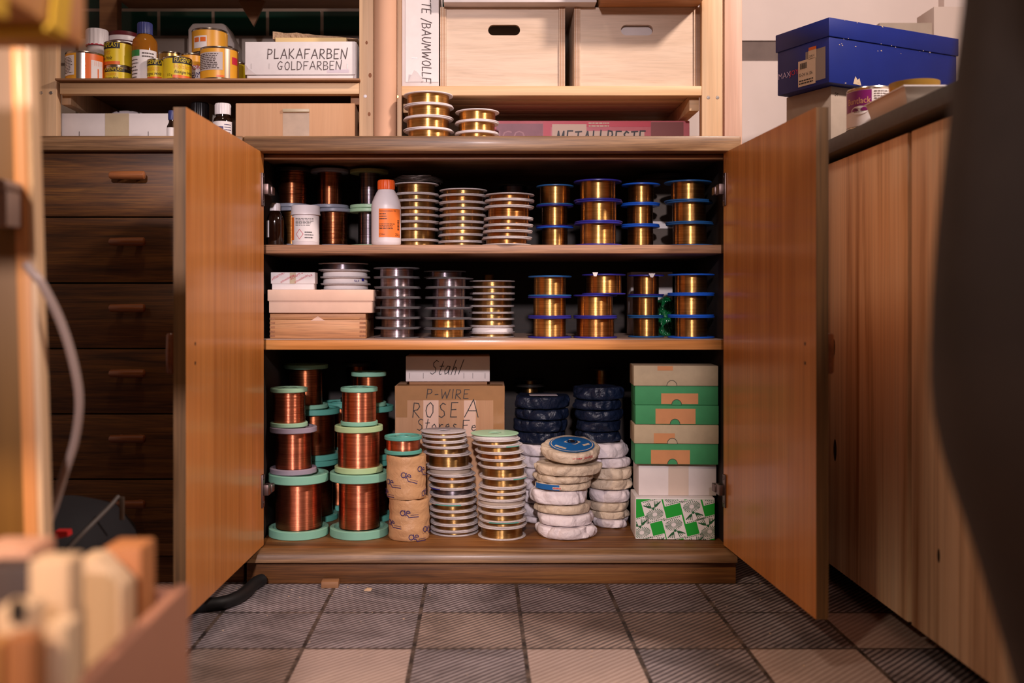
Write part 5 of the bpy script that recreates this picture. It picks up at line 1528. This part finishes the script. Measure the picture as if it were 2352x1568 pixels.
for a, r0 in ((-1.9, .86), (-1.2, .7), (-2.4, .83), (-.7, .84)):
    ck.tube([(rr * r0 * math.cos(a) , rr * r0 * math.sin(a), .0098 if r0 > .8 else .0126), (rr * (r0 + .05) * math.cos(a + .12), rr * (r0 + .05) * math.sin(a + .12), .0088 if r0 > .8 else .0118)], .0014, 6)
obj('chip', ck, INK, pl)
d = 1.955; r = 10.5 * d / FPX; h = PZ(254, d) - HZ
bb = bottle('small_bottle', 'little bottle with navy cap and white label at the door edge', 'bottle', PX(394, d), d, HZ, [(0, 0), (r, 0), (r, h * .5), (r * .6, h * .62), (r * .55, h * .72), (0, h * .72)], AMBER, r * .72, h * .70, h, NAVY_CAP, ridges=12)
obj('label', patch_cyl(MB(), r + .0003, -1.5, 1.5, .004, h * .46, 14), WHITE_PAPER, bb, smooth=60)
d = 2.03; r = 21 * d / FPX; h = PZ(237, d) - HZ
bottle('jar', 'dark jar with a ribbed black cap behind the open door', 'jar', PX(459, d), d, HZ, [(0, 0), (r, 0), (r, h * .55), (r * .85, h * .62), (r * .8, h * .66), (0, h * .66)], AMBER, r * .96, h * .64, h, BLACK, ridges=22)
d = 1.985; r = 22 * d / FPX; h = PZ(239, d) - HZ
bb = bottle('medicine_bottle', 'dark bottle with a white screw cap next to the plain cardboard box', 'bottle', PX(512, d), d, HZ, [(0, 0), (r, 0), (r, h * .56), (r * .9, h * .64), (r * .72, h * .68), (r * .72, h * .76), (0, h * .76)], AMBER, r * .82, h * .73, h, WHITEPL, ridges=20)
p = obj('label', patch_cyl(MB(), r + .0003, -1.3, 1.4, .006, h * .55, 18), WHITE_PAPER, bb, smooth=60)
q = MB(); patch_cyl(q, r + .0006, -.5, .3, .010, h * .42, 6); print_lines_cyl(q, r + .0006, .4, 1.2, .01, h * .5, 6, .3, 3)
obj('print', q, PURPLE_INK, p)
d = 2.11
o = thing('plastic_bag', 'cloudy plastic bag bunched behind the small bottles', 'bag', (PX(482, d), d, HZ))
packet_mb = MB()
rr = 42 * d / FPX; hh = PZ(231, d) - HZ
def fnb(r_, z, a):
    p_ = Vector((r_ * math.cos(a), r_ * math.sin(a), z)) * 32
    return r_ * (1 + .25 * mnoise.noise(p_)), z * (1 + .12 * mnoise.noise(p_ * .6) * (1 if z > .01 else 0))
obj('bag_body', packet_mb.lathe([(0, 0), (rr * .8, 0), (rr, hh * .25), (rr * .95, hh * .6), (rr * .6, hh * .88), (0, hh * .95)], 48, fn=fnb), clear_mat('cloudy_plastic', '#c9bcae', .55, .25), o, smooth=40)
d = 1.975
o, w, h = carton('cardboard_box', 'plain brown cardboard box with a square of clear tape, under the board', 'box', PX(541, d), PX(815, d), d, .2, TZ, PZ(237, d), CARDB)
obj('tape', rect(MB(), -.0245, .028, .001, h * .76, -.0004), plain('matt_tape', '#a88d74', .35, var=.1, vscale=60), o)
obj('tape_curl', B(-.0245, .029, -.004, -.0006, h * .78, h * .86), TAPE_PALE, o, .001)
# things past the chest-side post
o = thing('grey_canister', 'grey canister with paler lid showing past the outer rack post', 'canister', (PX(52, 2.05), 2.05, HZ))
obj('body', MB().lathe([(0, 0), (.034, 0), (.034, .076), (0, .076)], 36), plain('grey_paint', '#6e675f', .6), o, smooth=40)
obj('lid', MB().lathe([(.0345, .0765), (.035, .077), (.035, .095), (.033, .098), (0, .098), (0, .0765)], 36), plain('pale_grey_paint', '#9a938c', .6), o, smooth=40)
o = thing('ring_binder', 'dark binder standing on the grey canister past the outer rack post', 'binder', (PX(64, 2.04), 2.03, HZ + .0985))
obj('cover', B(-.022, .016, 0, .05, 0, .11), plain('dark_cover', '#221d1b', .5), o, .001)
obj('spine_label', rect(MB(), .004, .012, .01, .08, -.0004), WHITEBOARD, o)

# ================================================================ on the counter
rot = .451
def end_face(w, dep):
    return Matrix(((0, 1, 0, -w), (-1, 0, 0, dep), (0, 0, 1, 0), (0, 0, 0, 1)))
def rot_carton(name, label, cx_, cy_, L, dep, z0, z1, m, lid=None, inset=.0015, rotz=rot, bevel=.0015):
    o, w, h = carton(name, label, 'box', -L / 2, L / 2, 0, dep, z0, z1, m, rotz=rotz, lid=lid, inset=inset, bevel=bevel)
    o.location = (cx_ + L / 2 * math.cos(rotz), cy_ + L / 2 * math.sin(rotz), z0)
    return o, w, h
o, w, h = rot_carton('support_box', 'greyish cardboard box standing on the counter beneath the blue shoe box', .704, 1.985, .25, .125, COUNTER_Z, .9662, CARDB_GREY)
mk = MB(); strokes(mk, 's', -w + .010, h * .86, .012, .0008, -.0005); strokes(mk, 'r', -w + .016, h * .86, .012, .0008, -.0005)
obj('pen_mark', mk, INK_BROWN, o)
o, w, h = rot_carton('shoe_box', 'worn dark blue shoe box with lid and price sticker on its end', .688, 1.95, .37, .150, .9666, 1.094, BLUE_BOX, lid=.037, inset=.003)
body = [c for c in o.children if c.name.startswith('box_base')][0]
M = end_face(w - .003, .150)
lt = MB(); text_flat(lt, 'MAX', .006, .033, .017, -.0008); lt.xf(M)
obj('pale_lettering', lt, plain('pale_lilac_print', '#b9a8c8', .5), body)
lt = MB(); text_flat(lt, 'JOY', .040, .034, .015, -.0008); lt.xf(M)
obj('red_lettering', lt, RED, body)
q = MB(); rect(q, .084, .138, .010, .073, -.0006); q.xf(M)
obj('grey_panel', q, plain('panel_print', '#8f8078', .6), body)
q = MB(); rect(q, .064, .112, .006, .058, -.0010); rect(q, .092, .114, .056, .074, -.0010); q.xf(M)
st = obj('price_sticker', q, plain('sticker_paper', '#cdb49c', .6), body)
q = MB(); rect(q, .093, .114, .074, .080, -.0011); q.xf(M)
obj('orange_strip', q, ORANGE_PRINT, st)
q = MB(); text_flat(q, '02-24 16 106', .066, .026, .0098, -.0014, xs=.72)
text_flat(q, '29,95 €', .094, .060, .0065, -.0014, xs=.75)
print_lines(q, .067, .108, .009, .020, 2, -.0014, .5, 3)
for k in range(11): rect(q, .070 + k * .0017, .070 + k * .0017 + (.0009 if k % 3 else .0013), .041, .053, -.0014)
q.xf(M)
obj('lettering', q, INK, st)
sc = MB(); RJ = random.Random(11)
for k in range(24):
    x_ = RJ.uniform(-w + .02, w - .08); z_ = RJ.choice([h - .038, h - .003, .004, h - .05]) + RJ.uniform(-.002, .002); s_ = RJ.uniform(.0006, .0022)
    sc.add([(x_, -.0005 + (.003 if z_ < h - .04 else 0), z_), (x_ + s_ * 2.4, -.0005 + (.003 if z_ < h - .04 else 0), z_ - s_ * .3), (x_ + s_ * 1.5, -.0005 + (.003 if z_ < h - .04 else 0), z_ + s_)], [(0, 1, 2)])
sc.add([(-.118, .0025, .003), (-.096, .0025, .002), (-.101, .0025, .016), (-.106, .0025, .012), (-.112, .0025, .019), (-.115, .0025, .012)], [(0, 1, 2, 3, 4, 5)])
obj('scuff', sc, plain('bare_card', '#c2ac92', .8), o)

d = 1.733; R = .0398
t = thing('paint_tin', 'purple and white paint tin on the counter before the shoe box', 'tin', (.684, d, COUNTER_Z))
h = PZ(196, d - R) - COUNTER_Z
obj('body', MB().lathe([(0, 0), (R, 0), (R + .001, .001), (R, .003), (R - .0006, .004), (R - .0006, h - .005), (R, h - .004), (R + .0008, h - .002), (R, h), (R - .002, h), (R - .003, h - .004), (0, h - .004)], 56), TIN, t, smooth=35)
p = obj('label', patch_cyl(MB(), R, -math.pi, math.pi, .0042, h - .0052, 56), WHITE_PAPER, t, smooth=60)
obj('purple_panel', patch_cyl(MB(), R + .0003, -1.7, -.33, h * .42, h - .0056, 16), MAGENTA, p, smooth=60)
lt = MB(); text_cyl(lt, 'Buntlack', R + .0006, -1.50, h * .60, .0155, xs=.85)
obj('lettering', lt, plain('sand_print', '#d0a070', .5), p)
ov = MB(); n = 28
vs = []
for k in range(n):
    a = 2 * math.pi * k / n; t_ = -.86 + .40 * math.cos(a); z_ = h * .44 + h * .105 * math.sin(a)
    vs.append(((R + .0005) * math.sin(t_), -(R + .0005) * math.cos(t_), z_))
vs.append(((R + .0005) * math.sin(-.86), -(R + .0005) * math.cos(-.86), h * .44))
ov.add(vs, [(n, k, (k + 1) % n) for k in range(n)])
obj('oval_label', ov, WHITE_PAPER, p)
q = MB(); print_lines_cyl(q, R + .0008, -1.1, -.62, h * .38, h * .5, 3, .35, 2); print_lines_cyl(q, R + .0006, -.25, .55, h * .1, h * .9, 14, .35, 6)
obj('small_print', q, INK_BROWN, p)

tr = thing('plastic_tray', 'shallow white plastic tray at the counter edge holding a glass dish', 'tray', (.76, 1.605, COUNTER_Z))
m_ = MB()
w0, d0, w1, d1, hh = .096, .068, .105, .077, .034
def ringp(w_, d_, z_): return [(-w_, -d_, z_), (w_, -d_, z_), (w_, d_, z_), (-w_, d_, z_)]
vs = ringp(w0, d0, 0) + ringp(w1, d1, hh) + ringp(w1 - .003, d1 - .003, hh) + ringp(w0 - .003, d0 - .003, .003)
fs = [(3, 2, 1, 0), (12, 13, 14, 15)]
for k in range(3):
    for i in range(4): fs.append((k * 4 + i, k * 4 + (i + 1) % 4, (k + 1) * 4 + (i + 1) % 4, (k + 1) * 4 + i))
obj('tray_body', m_.add(vs, fs), plain('cream_plastic', '#d6c6b6', .4), tr, .0015)
vs = ringp(w1 + .002, d1 + .002, hh - .001) + ringp(w1 + .002, d1 + .002, hh + .001) + ringp(w1 - .0035, d1 - .0035, hh + .001) + ringp(w1 - .0035, d1 - .0035, hh - .001)
fs = []
for k in range(4):
    for i in range(4): fs.append((k * 4 + i, k * 4 + (i + 1) % 4, ((k + 1) % 4) * 4 + (i + 1) % 4, ((k + 1) % 4) * 4 + i))
obj('rim', MB().add(vs, fs), WHITEPL, tr)
d = 1.60; R = .0385; hh = PZ(179, d - R) - COUNTER_Z - .0035
gd = thing('glass_dish', 'amber-tinted round glass dish stained with dried lacquer', 'dish', (PX(2100, d), d, COUNTER_Z + .0033))
obj('dish_body', MB().lathe([(0, 0), (R * .86, 0), (R * .93, .006), (R, hh - .003), (R * 1.0, hh), (R * .95, hh), (R * .89, .008), (R * .8, .0045), (0, .0045)], 44), GLASS_AMBER, gd, smooth=40)
obj('dried_lacquer', MB().lathe([(0, .0048), (R * .78, .0048), (R * .87, .012), (R * .92, hh * .8), (R * .90, hh * .8), (R * .84, .013), (0, .0075)], 44), plain('dry_lacquer', '#9a7a38', .3, var=.5, vscale=60), gd, smooth=40)
o, w, h = carton('grey_box', 'brownish grey carton behind the shoe box', 'box', PX(2020, 2.29), PX(2143, 2.29), 2.29, .08, COUNTER_Z, PZ(52, 2.29), CARDB_GREY, rotz=0)
o, w, h = carton('tall_box', 'tall white-sided box, highest of those behind the shoe box', 'box', PX(2145, 2.28), PX(2215, 2.28), 2.28, .09, COUNTER_Z, PZ(15, 2.28), plain('pale_grey_board', '#cbb8ae', .8))

# ================================================================ at the near left: bench, hose, bag, box of offcuts
bn = thing('workbench', 'orange-toned wooden workbench end with a post and a yellow strap', 'workbench', (-.43, .9, 0))
b0 = (-.43, .9, 0)
def bp(n, *a, **k): return part(n, *a, par=bn, base=b0, **k)
bp('bench_top', -.58, -.279, .55, .705, .713, .80, BENCH, bev=.003)
bp('side_rail', -.62, -.581, .55, .955, .713, .80, BENCH, bev=.003)
def slant(name, x0b, x1b, x0t, x1t, y0, y1, z0, z1, m, par):
    vs = [(x0b, y0, z0), (x1b, y0, z0), (x1b, y1, z0), (x0b, y1, z0), (x0t, y0, z1), (x1t, y0, z1), (x1t, y1, z1), (x0t, y1, z1)]
    vs = [(a - b0[0], b - b0[1], c - b0[2]) for a, b, c in vs]
    return obj(name, MB().add(vs, [(0, 3, 2, 1), (4, 5, 6, 7), (0, 1, 5, 4), (1, 2, 6, 5), (2, 3, 7, 6), (3, 0, 4, 7)]), m, par, .0015)
d = .95
slant('post', PX(76, d), PX(108, d), PX(20, d), PX(52, d), d, d + .03, PZ(1560, d) - .17, .80, BENCH, bn)
slant('post_edging', PX(109, d), PX(124, d), PX(53, d), PX(67, d), d - .001, d + .02, PZ(1560, d) - .17, .80, PINE, bn)
slant('side_panel', -1.2, PX(77, d) - .001, -1.2, PX(21, d) - .001, d + .006, d + .024, .10, .93, BENCH_DARK, bn)  # unseen width and height added to shade the drawers from the room lamp
bp('foot_rail', -1.2, PX(120, d) + .01, d - .02, d + .05, 0, .09, BENCH)
stp = MB()
stp.box(-.290 - b0[0], -.2778 - b0[0], .560 - b0[1], .585 - b0[1], .70, .805)
obj('strap', stp, YELLOW_STRAP, bn)
stp = MB()
stp.box(-.36 - b0[0], -.2778 - b0[0], .640 - b0[1], .664 - b0[1], .7085, .7128)
stp.add([(-.2776 - b0[0], y - b0[1], z) for y, z in ((.640, .711), (.664, .711), (.690, .80), (.662, .80))] + [(-.2755 - b0[0], y - b0[1], z) for y, z in ((.640, .711), (.664, .711), (.690, .80), (.662, .80))],
        [(0, 1, 2, 3), (7, 6, 5, 4), (0, 4, 5, 1), (1, 5, 6, 2), (2, 6, 7, 3), (3, 7, 4, 0)])
obj('strap', stp, YELLOW_STRAP, bn)
obj('slot', MB().add([(-.2782 - b0[0], y - b0[1], z) for y, z in ((.630, .745), (.650, .735), (.660, .80), (.632, .80))], [(0, 1, 2, 3)]), BLACK, bn)
br = MB(); br.box(PX(0, .93) - b0[0] - .01, PX(27, .93) - b0[0], .92 - b0[1], .956 - b0[1], PZ(520, .93), PZ(440, .93)); br.tube([(PX(4, .92) - b0[0], .915 - b0[1], PZ(425, .92)), (PX(4, .92) - b0[0], .955 - b0[1], PZ(425, .92))], .006, 12)
obj('bracket', br, plain('grey_bracket', '#8d7468', .5), bn, .001)

hp = [(60, 606, .941), (74, 625, .940), (95, 650, .941), (138, 735, .96), (168, 830, .98), (182, 920, 1.0), (172, 1010, 1.02), (147, 1090, 1.03), (124, 1165, 1.03), (95, 1240, 1.02)]
pts = [Vector((PX(a, c), c, PZ(b_, c))) for a, b_, c in hp]
def smooth_path(P, n=6):
    out = []
    for i in range(len(P) - 1):
        p0, p1, p2, p3 = P[max(i - 1, 0)], P[i], P[i + 1], P[min(i + 2, len(P) - 1)]
        for k in range(n):
            t_ = k / n
            out.append(.5 * ((2 * p1) + (p2 - p0) * t_ + (2 * p0 - 5 * p1 + 4 * p2 - p3) * t_ ** 2 + (3 * p1 - p0 - 3 * p2 + p3) * t_ ** 3))
    return out + [P[-1]]
tag(obj('hose', MB().tube(smooth_path(pts), .0042, 12), HOSE, smooth=60), 'thin clear hose looping out from the workbench post', 'hose')

# black bag
bg = thing('tool_bag', 'black fabric bag with a zip and red tab on the floor by the drawers', 'bag', (-.60, 1.42, 0))
def fb(r, z, a):
    p_ = Vector((math.cos(a), math.sin(a), z * 4)) * 1.7
    return r * (1 + .12 * mnoise.noise(p_)), z
body = MB().lathe([(0, 0), (.92, 0), (1.0, .02), (1.0, .14), (.9, .20), (.66, .235), (.3, .250), (0, .252)], 40, fn=fb)
body.xf(Matrix.Diagonal((.115, .13, 1, 1)))
b_o = obj('bag_body', body, BLACK_FABRIC, bg, smooth=50)
zp = [(PX(155, 1.30), 1.30, PZ(1262, 1.30)), (PX(200, 1.32), 1.32, PZ(1215, 1.32)), (PX(250, 1.36), 1.36, PZ(1165, 1.36)), (PX(272, 1.38), 1.38, PZ(1140, 1.38))]
obj('zip', MB().tube(smooth_path([Vector((a + .60, b_ - 1.42, c)) for a, b_, c in zp]), .003, 8), plain('zip_grey', '#5a524e', .5), bg, smooth=60)
obj('zip_pull', B(PX(272, 1.37) + .60, PX(283, 1.37) + .60, 1.372 - 1.42, 1.376 - 1.42, PZ(1195, 1.37), PZ(1142, 1.37)), plain('pull_metal', '#6c6258', .4, .6), bg, .001)
obj('red_tab', MB().prism([(PX(122, 1.28) + .60, PZ(1222, 1.28)), (PX(150, 1.28) + .60, PZ(1222, 1.28)), (PX(152, 1.28) + .60, PZ(1234, 1.28)), (PX(122, 1.28) + .60, PZ(1240, 1.28))], 1.285 - 1.42, 1.30 - 1.42), plain('red_cloth', '#c02020', .6), bg)

# wooden box full of offcuts
BX1, BZ = -.2173, .322
bw = thing('offcut_box', 'open brown card box by the workbench post, crammed with wood offcuts', 'box', (-.36, .64, 0))
def op(n, x0, x1, y0, y1, z0, z1, m, bev=.002):
    return obj(n, B(x0 + .36, x1 + .36, y0 - .64, y1 - .64, z0, z1), m, bw, bev)
BOXC = plain('reddish_card', '#a8735a', .75, var=.06, vscale=12)
op('side_panel', BX1 - .010, BX1, .50, .746, 0, BZ, BOXC)
op('side_panel', -.52, -.51, .50, .746, 0, BZ, BOXC)
op('back_panel', -.51, BX1 - .0102, .736, .746, 0, BZ - .002, BOXC)
fr = MB().prism([(-.51 + .36, 0), (BX1 - .0102 + .36, 0), (BX1 - .0102 + .36, BZ - .001), (-.51 + .36, BZ - .035)], .50 - .64, .51 - .64)
obj('front_panel', fr, plain('lilac_card', '#b08a88', .75), bw, .001)
op('bottom_panel', -.51, BX1 - .0102, .5102, .7358, .001, .012, BOXC)
ZB = .0122
def offcut(label, x0, x1, y0, y1, z1, m, lean=0.0, hole=None, chamfer=0.0):
    o = thing('wood_offcut', label, 'offcut', ((x0 + x1) / 2, (y0 + y1) / 2, ZB), 0, 'wood offcuts in the box')
    w_, d_, h_ = (x1 - x0) / 2, (y1 - y0) / 2, z1 - ZB
    P = [(-w_, 0), (w_, 0), (w_, h_ - chamfer), (w_ - chamfer, h_), (-w_, h_)] if chamfer else [(-w_, 0), (w_, 0), (w_ + lean, h_), (-w_ + lean, h_)]
    b_ = obj('block', MB().prism(P, -d_, d_), m, o, .002)
    if hole:
        a, z_, r_ = hole
        q = MB().lathe([(0, 0), (r_, 0), (r_, .001), (0, .001)], 20).xf(Matrix.Translation((a, -d_ - .0006, z_ - ZB)) @ Matrix.Diagonal((1, 1, 1.7, 1)) @ Matrix.Rotation(-math.pi / 2, 4, 'X'))
        obj('bored_hole', q, plain('hole_dark', '#1c130c', .8), b_)
    return o
def X6(px, d): return PX(px, d)
d = .66
offcut('tall brown-sided offcut at the side towards the open door', X6(235, .70), X6(324, .70), .700, .732, PZ(1258, .70), OFFCUT_RED)
offcut('pale slab with a sloping upper corner before the tall brown offcut', X6(180, .665), X6(284, .665), .662, .69, PZ(1287, .66), OFFCUT, chamfer=.019)
offcut('long cream batten standing upright, a dark hole near its foot', X6(82, .585), X6(176, .585), .575, .597, PZ(1278, .585), OFFCUT, hole=(.0105, PZ(1487, .575), .0032))
offcut('pinkish block laid highest at the outer edge of the frame', X6(-60, .66), X6(70, .66), .66, .70, PZ(1262, .66), wood('pink_offcut', ['#c08a6c', '#d09c7e', '#d8a88c'], 'Z', 12, .08, .6, 0, .08))
offcut('dark stained scrap between the pinkish block and the cream batten', X6(-40, .63), X6(76, .63), .628, .65, PZ(1300, .63), wood('dark_scrap', ['#2e2220', '#40302c', '#4c3a34'], 'Z', 12, .08, .6, 0, .08))
offcut('knobbly light offcut in front, low at the outer edge', X6(5, .54), X6(82, .54), .530, .553, PZ(1385, .54), OFFCUT, hole=(.004, PZ(1405, .53), .0042))
offcut('orange-brown stub at the box front, lowest of the offcuts', X6(45, .53), X6(108, .53), .5125, .527, PZ(1440, .53), OFFCUT_RED)
offcut('slim cream stick between the box front and the batten', X6(112, .54), X6(165, .54), .533, .555, PZ(1428, .54), OFFCUT)
offcut('honey-coloured stub half under the knobbly one', X6(-60, .53), X6(35, .53), .5125, .528, PZ(1450, .53), wood('honey_offcut', ['#a8703a', '#bd8548', '#c99658'], 'Z', 12, .08, .6, 0, .08))

# bits on the floor
hp = [(602, 1346), (586, 1354), (568, 1372), (545, 1388), (510, 1400), (470, 1405), (430, 1412), (395, 1428)]
tag(obj('rubber_hose', MB().tube(smooth_path([Vector((PX(a, EYE * FPX / (b_ - VY)), EYE * FPX / (b_ - VY), .0122)) for a, b_ in hp]), .0115, 12), plain('black_rubber', '#0c0b0c', .6), smooth=60),
    'black rubber hose curling over the floor under the open door', 'hose')
tag(obj('wooden_wedge', B(-.016, .016, 0, .028, 0, .012), PINE_DARK, bevel=.001, loc=(PX(757, 1.85), 1.852, .0002), rot=(0, 0, .05)), 'small wooden wedge lying at the cabinet plinth', 'wedge')
tag(obj('wood_chip', MB().prism([(-.007, 0), (.006, 0), (.008, .003), (-.001, .005), (-.005, .0025)], 0, .006), OFFCUT, loc=(PX(845, 1.84), 1.835, .0003)), 'pale wood chip on the floor before the plinth', 'wood chip')
dz = MB(); RJ = random.Random(21)
for k in range(170):
    x_ = RJ.uniform(-.5, .75); y_ = RJ.uniform(1.35, 1.86) if k % 3 else RJ.uniform(1.80, 1.882); s_ = RJ.uniform(.0006, .002)
    a = RJ.uniform(0, 6)
    dz.add([(x_, y_, .0006), (x_ + s_ * 2.2 * math.cos(a), y_ + s_ * 2.2 * math.sin(a), .0012), (x_ - s_ * math.sin(a), y_ + s_ * math.cos(a), .0016)], [(0, 1, 2)])
cr = obj('sawdust_crumbs', dz, OFFCUT)
cr['kind'] = 'stuff'; cr['label'] = 'tiny wood crumbs scattered over the tiles'; cr['category'] = 'crumbs'

# ================================================================ person kneeling at the near right
pe = thing('person', 'person in a long dark coat and grey trousers kneeling at the near edge', 'person', (.42, .585, 0))
FW, LT = Vector((.912, -.41, 0)), Vector((.41, .912, 0))
def PV(a, b_, z): return FW * a + LT * b_ + Vector((0, 0, z))
def skin(name, nodes, edges, m, par, root=0, sub=2):
    me = bpy.data.meshes.new(name)
    me.from_pydata([PV(*n[:3]) for n in nodes], edges, [])
    me.materials.append(m)
    o = bpy.data.objects.new(name, me); C.objects.link(o); o.parent = par
    md = o.modifiers.new('skin', 'SKIN'); md.use_smooth_shade = True
    sv = me.skin_vertices[0].data
    for i, n in enumerate(nodes):
        r = n[3]; sv[i].radius = (r, n[4] if len(n) > 4 else r)
    sv[root].use_root = True
    o.modifiers.new('subdivision', 'SUBSURF').levels = sub
    o.modifiers[-1].render_levels = sub
    return o
N, E = [], []
def nd(a, b_, z, r, frm=None, r2=None):
    N.append((a, b_, z, r, r2 or r))
    if frm is not None: E.append((frm, len(N) - 1))
    return len(N) - 1
def body_nodes(g):
    N.clear(); E.clear()
    p = nd(0, 0, .50, .10 + g); s1 = nd(0, 0, .62, .09 + g, p); s2 = nd(.0, 0, .76, .088 + g, s1); c_ = nd(.0, 0, .88, .08 + g, s2)
    return p, s1, s2, c_
p, s1, s2, c_ = body_nodes(0)
nk = nd(.01, 0, .99, .048, c_); h0 = nd(.02, 0, 1.06, .062, nk); h1 = nd(.03, 0, 1.12, .078, h0); h2 = nd(.022, 0, 1.19, .072, h1)
nd(.105, 0, 1.095, .012, h1)
for sg in (-1, 1):
    hip = nd(.02, sg * .085, .45, .062, p); kn = nd(.05, sg * .10, .075, .058, hip); an = nd(-.34, sg * .11, .05, .040, kn); nd(-.44, sg * .115, .035, .030, an)
    sh = nd(0, sg * .165, .90, .058, c_); el = nd(-.01 if sg < 0 else .06, sg * .21, .68, .044, sh); wr = nd(.13, sg * .15, .50, .028, el)
    pm = nd(.165, sg * .125, .45, .030, wr, .018)
    for f_, (dy, ln) in enumerate(((-.026, .062), (-.009, .072), (.009, .068), (.025, .054))):
        k1 = nd(.180, sg * (.118) + dy, .418, .0095, pm); k2 = nd(.186, sg * .116 + dy * 1.1, .418 - ln * .5, .0085, k1); nd(.176, sg * .115 + dy * 1.1, .418 - ln, .0075, k2)
    t1 = nd(.150, sg * .090, .440, .011, pm); nd(.165, sg * .078, .405, .009, t1)
skin('body', list(N), list(E), SKIN, pe, 0, 1)
# long dark work coat over hips and thighs: half-depth and half-width at each height
cm = MB(); seg = 48
rows = [(.20, .074, .130), (.288, .088, .150), (.335, .1045, .165), (.377, .116, .175), (.419, .130, .185), (.461, .1415, .19), (.503, .143, .19), (.56, .1394, .185),
        (.616, .133, .178), (.672, .128, .172), (.728, .120, .172), (.80, .117, .178), (.86, .112, .18), (.905, .108, .165), (.945, .085, .11), (.985, .066, .07)]
vs = []
for z_, ra, rb_ in rows:
    for i in range(seg):
        t_ = 2 * math.pi * i / seg
        p_ = Vector((math.cos(t_) * 2, math.sin(t_) * 2, z_ * 9))
        k_ = 1 + .035 * mnoise.noise(p_) * (1 if z_ < .85 else .3)
        q = PV(-ra * math.cos(t_) * k_, rb_ * math.sin(t_) * k_, z_)
        vs.append(q)
fs = [(k * seg + i, k * seg + (i + 1) % seg, (k + 1) * seg + (i + 1) % seg, (k + 1) * seg + i) for k in range(len(rows) - 1) for i in range(seg)]
fs.append(list(range(seg))[::-1])
co = obj('coat', cm.add(vs, fs), CLOTH_DARK, pe, smooth=180)
co.modifiers.new('subdivision', 'SUBSURF').render_levels = 1
N.clear(); E.clear()
for sg in (-1, 1):
    rt = nd(0, sg * .07, .905, .085); sh = nd(0, sg * .168, .893, .080, rt); el = nd(-.01 if sg < 0 else .06, sg * .215, .68, .060, sh); nd(.115, sg * .158, .525, .040, el)
    skin('sleeve', list(N), list(E), CLOTH_DARK, pe, 0, 2)
    N.clear(); E.clear()
p, s1, s2, c_ = body_nodes(.008)
N[:] = N[:2]; E[:] = E[:1]; N[1] = (0, 0, .56, .10, .10)
for sg in (-1, 1):
    hip = nd(.02, sg * .088, .44, .076, 0); mid = nd(.035, sg * .09, .25, .074, hip); kn = nd(.05, sg * .105, .088, .078, mid); nd(-.15, sg * .108, .07, .066, kn); nd(-.32, sg * .112, .062, .056, len(N) - 1)
skin('trousers', list(N), list(E), CLOTH_GREY, pe, 0, 2)
hr = MB().lathe([(.084, -.02), (.090, .02), (.082, .06), (.055, .088), (0, .098)], 28)
hr.xf(Matrix.Translation(PV(.012, 0, 1.125)))
obj('hair', hr, HAIR, pe, smooth=60)
for sg in (-1, 1):
    ey = MB().lathe([(0, -.009), (.007, -.006), (.009, 0), (.007, .006), (0, .009)], 14).xf(Matrix.Translation(PV(.098, sg * .032, 1.122)))
    obj('eye', ey, WHITEPL, pe, smooth=60)
    er = MB().lathe([(0, -.025), (.012, -.012), (.014, .01), (0, .026)], 14).xf(Matrix.Translation(PV(.02, sg * .082, 1.11)))
    obj('ear', er, SKIN, pe, smooth=60)
mo = MB().tube([PV(.098, -.022, 1.063), PV(.104, 0, 1.06), PV(.098, .022, 1.063)], [.003, .006, .003], 8)
obj('mouth', mo, plain('lips', '#9a5a50', .5), pe, smooth=60)
for sg in (-1, 1):
    so = MB().lathe([(0, 0), (.036, .004), (.04, .03), (.03, .06), (0, .066)], 20)
    so.xf(Matrix.Translation(PV(-.42, sg * .115, .0)) @ Matrix.Rotation(-.424, 4, 'Z') @ Matrix.Diagonal((2.6, 1, 1, 1)))
    obj('shoe', so, BLACK, pe, smooth=50)
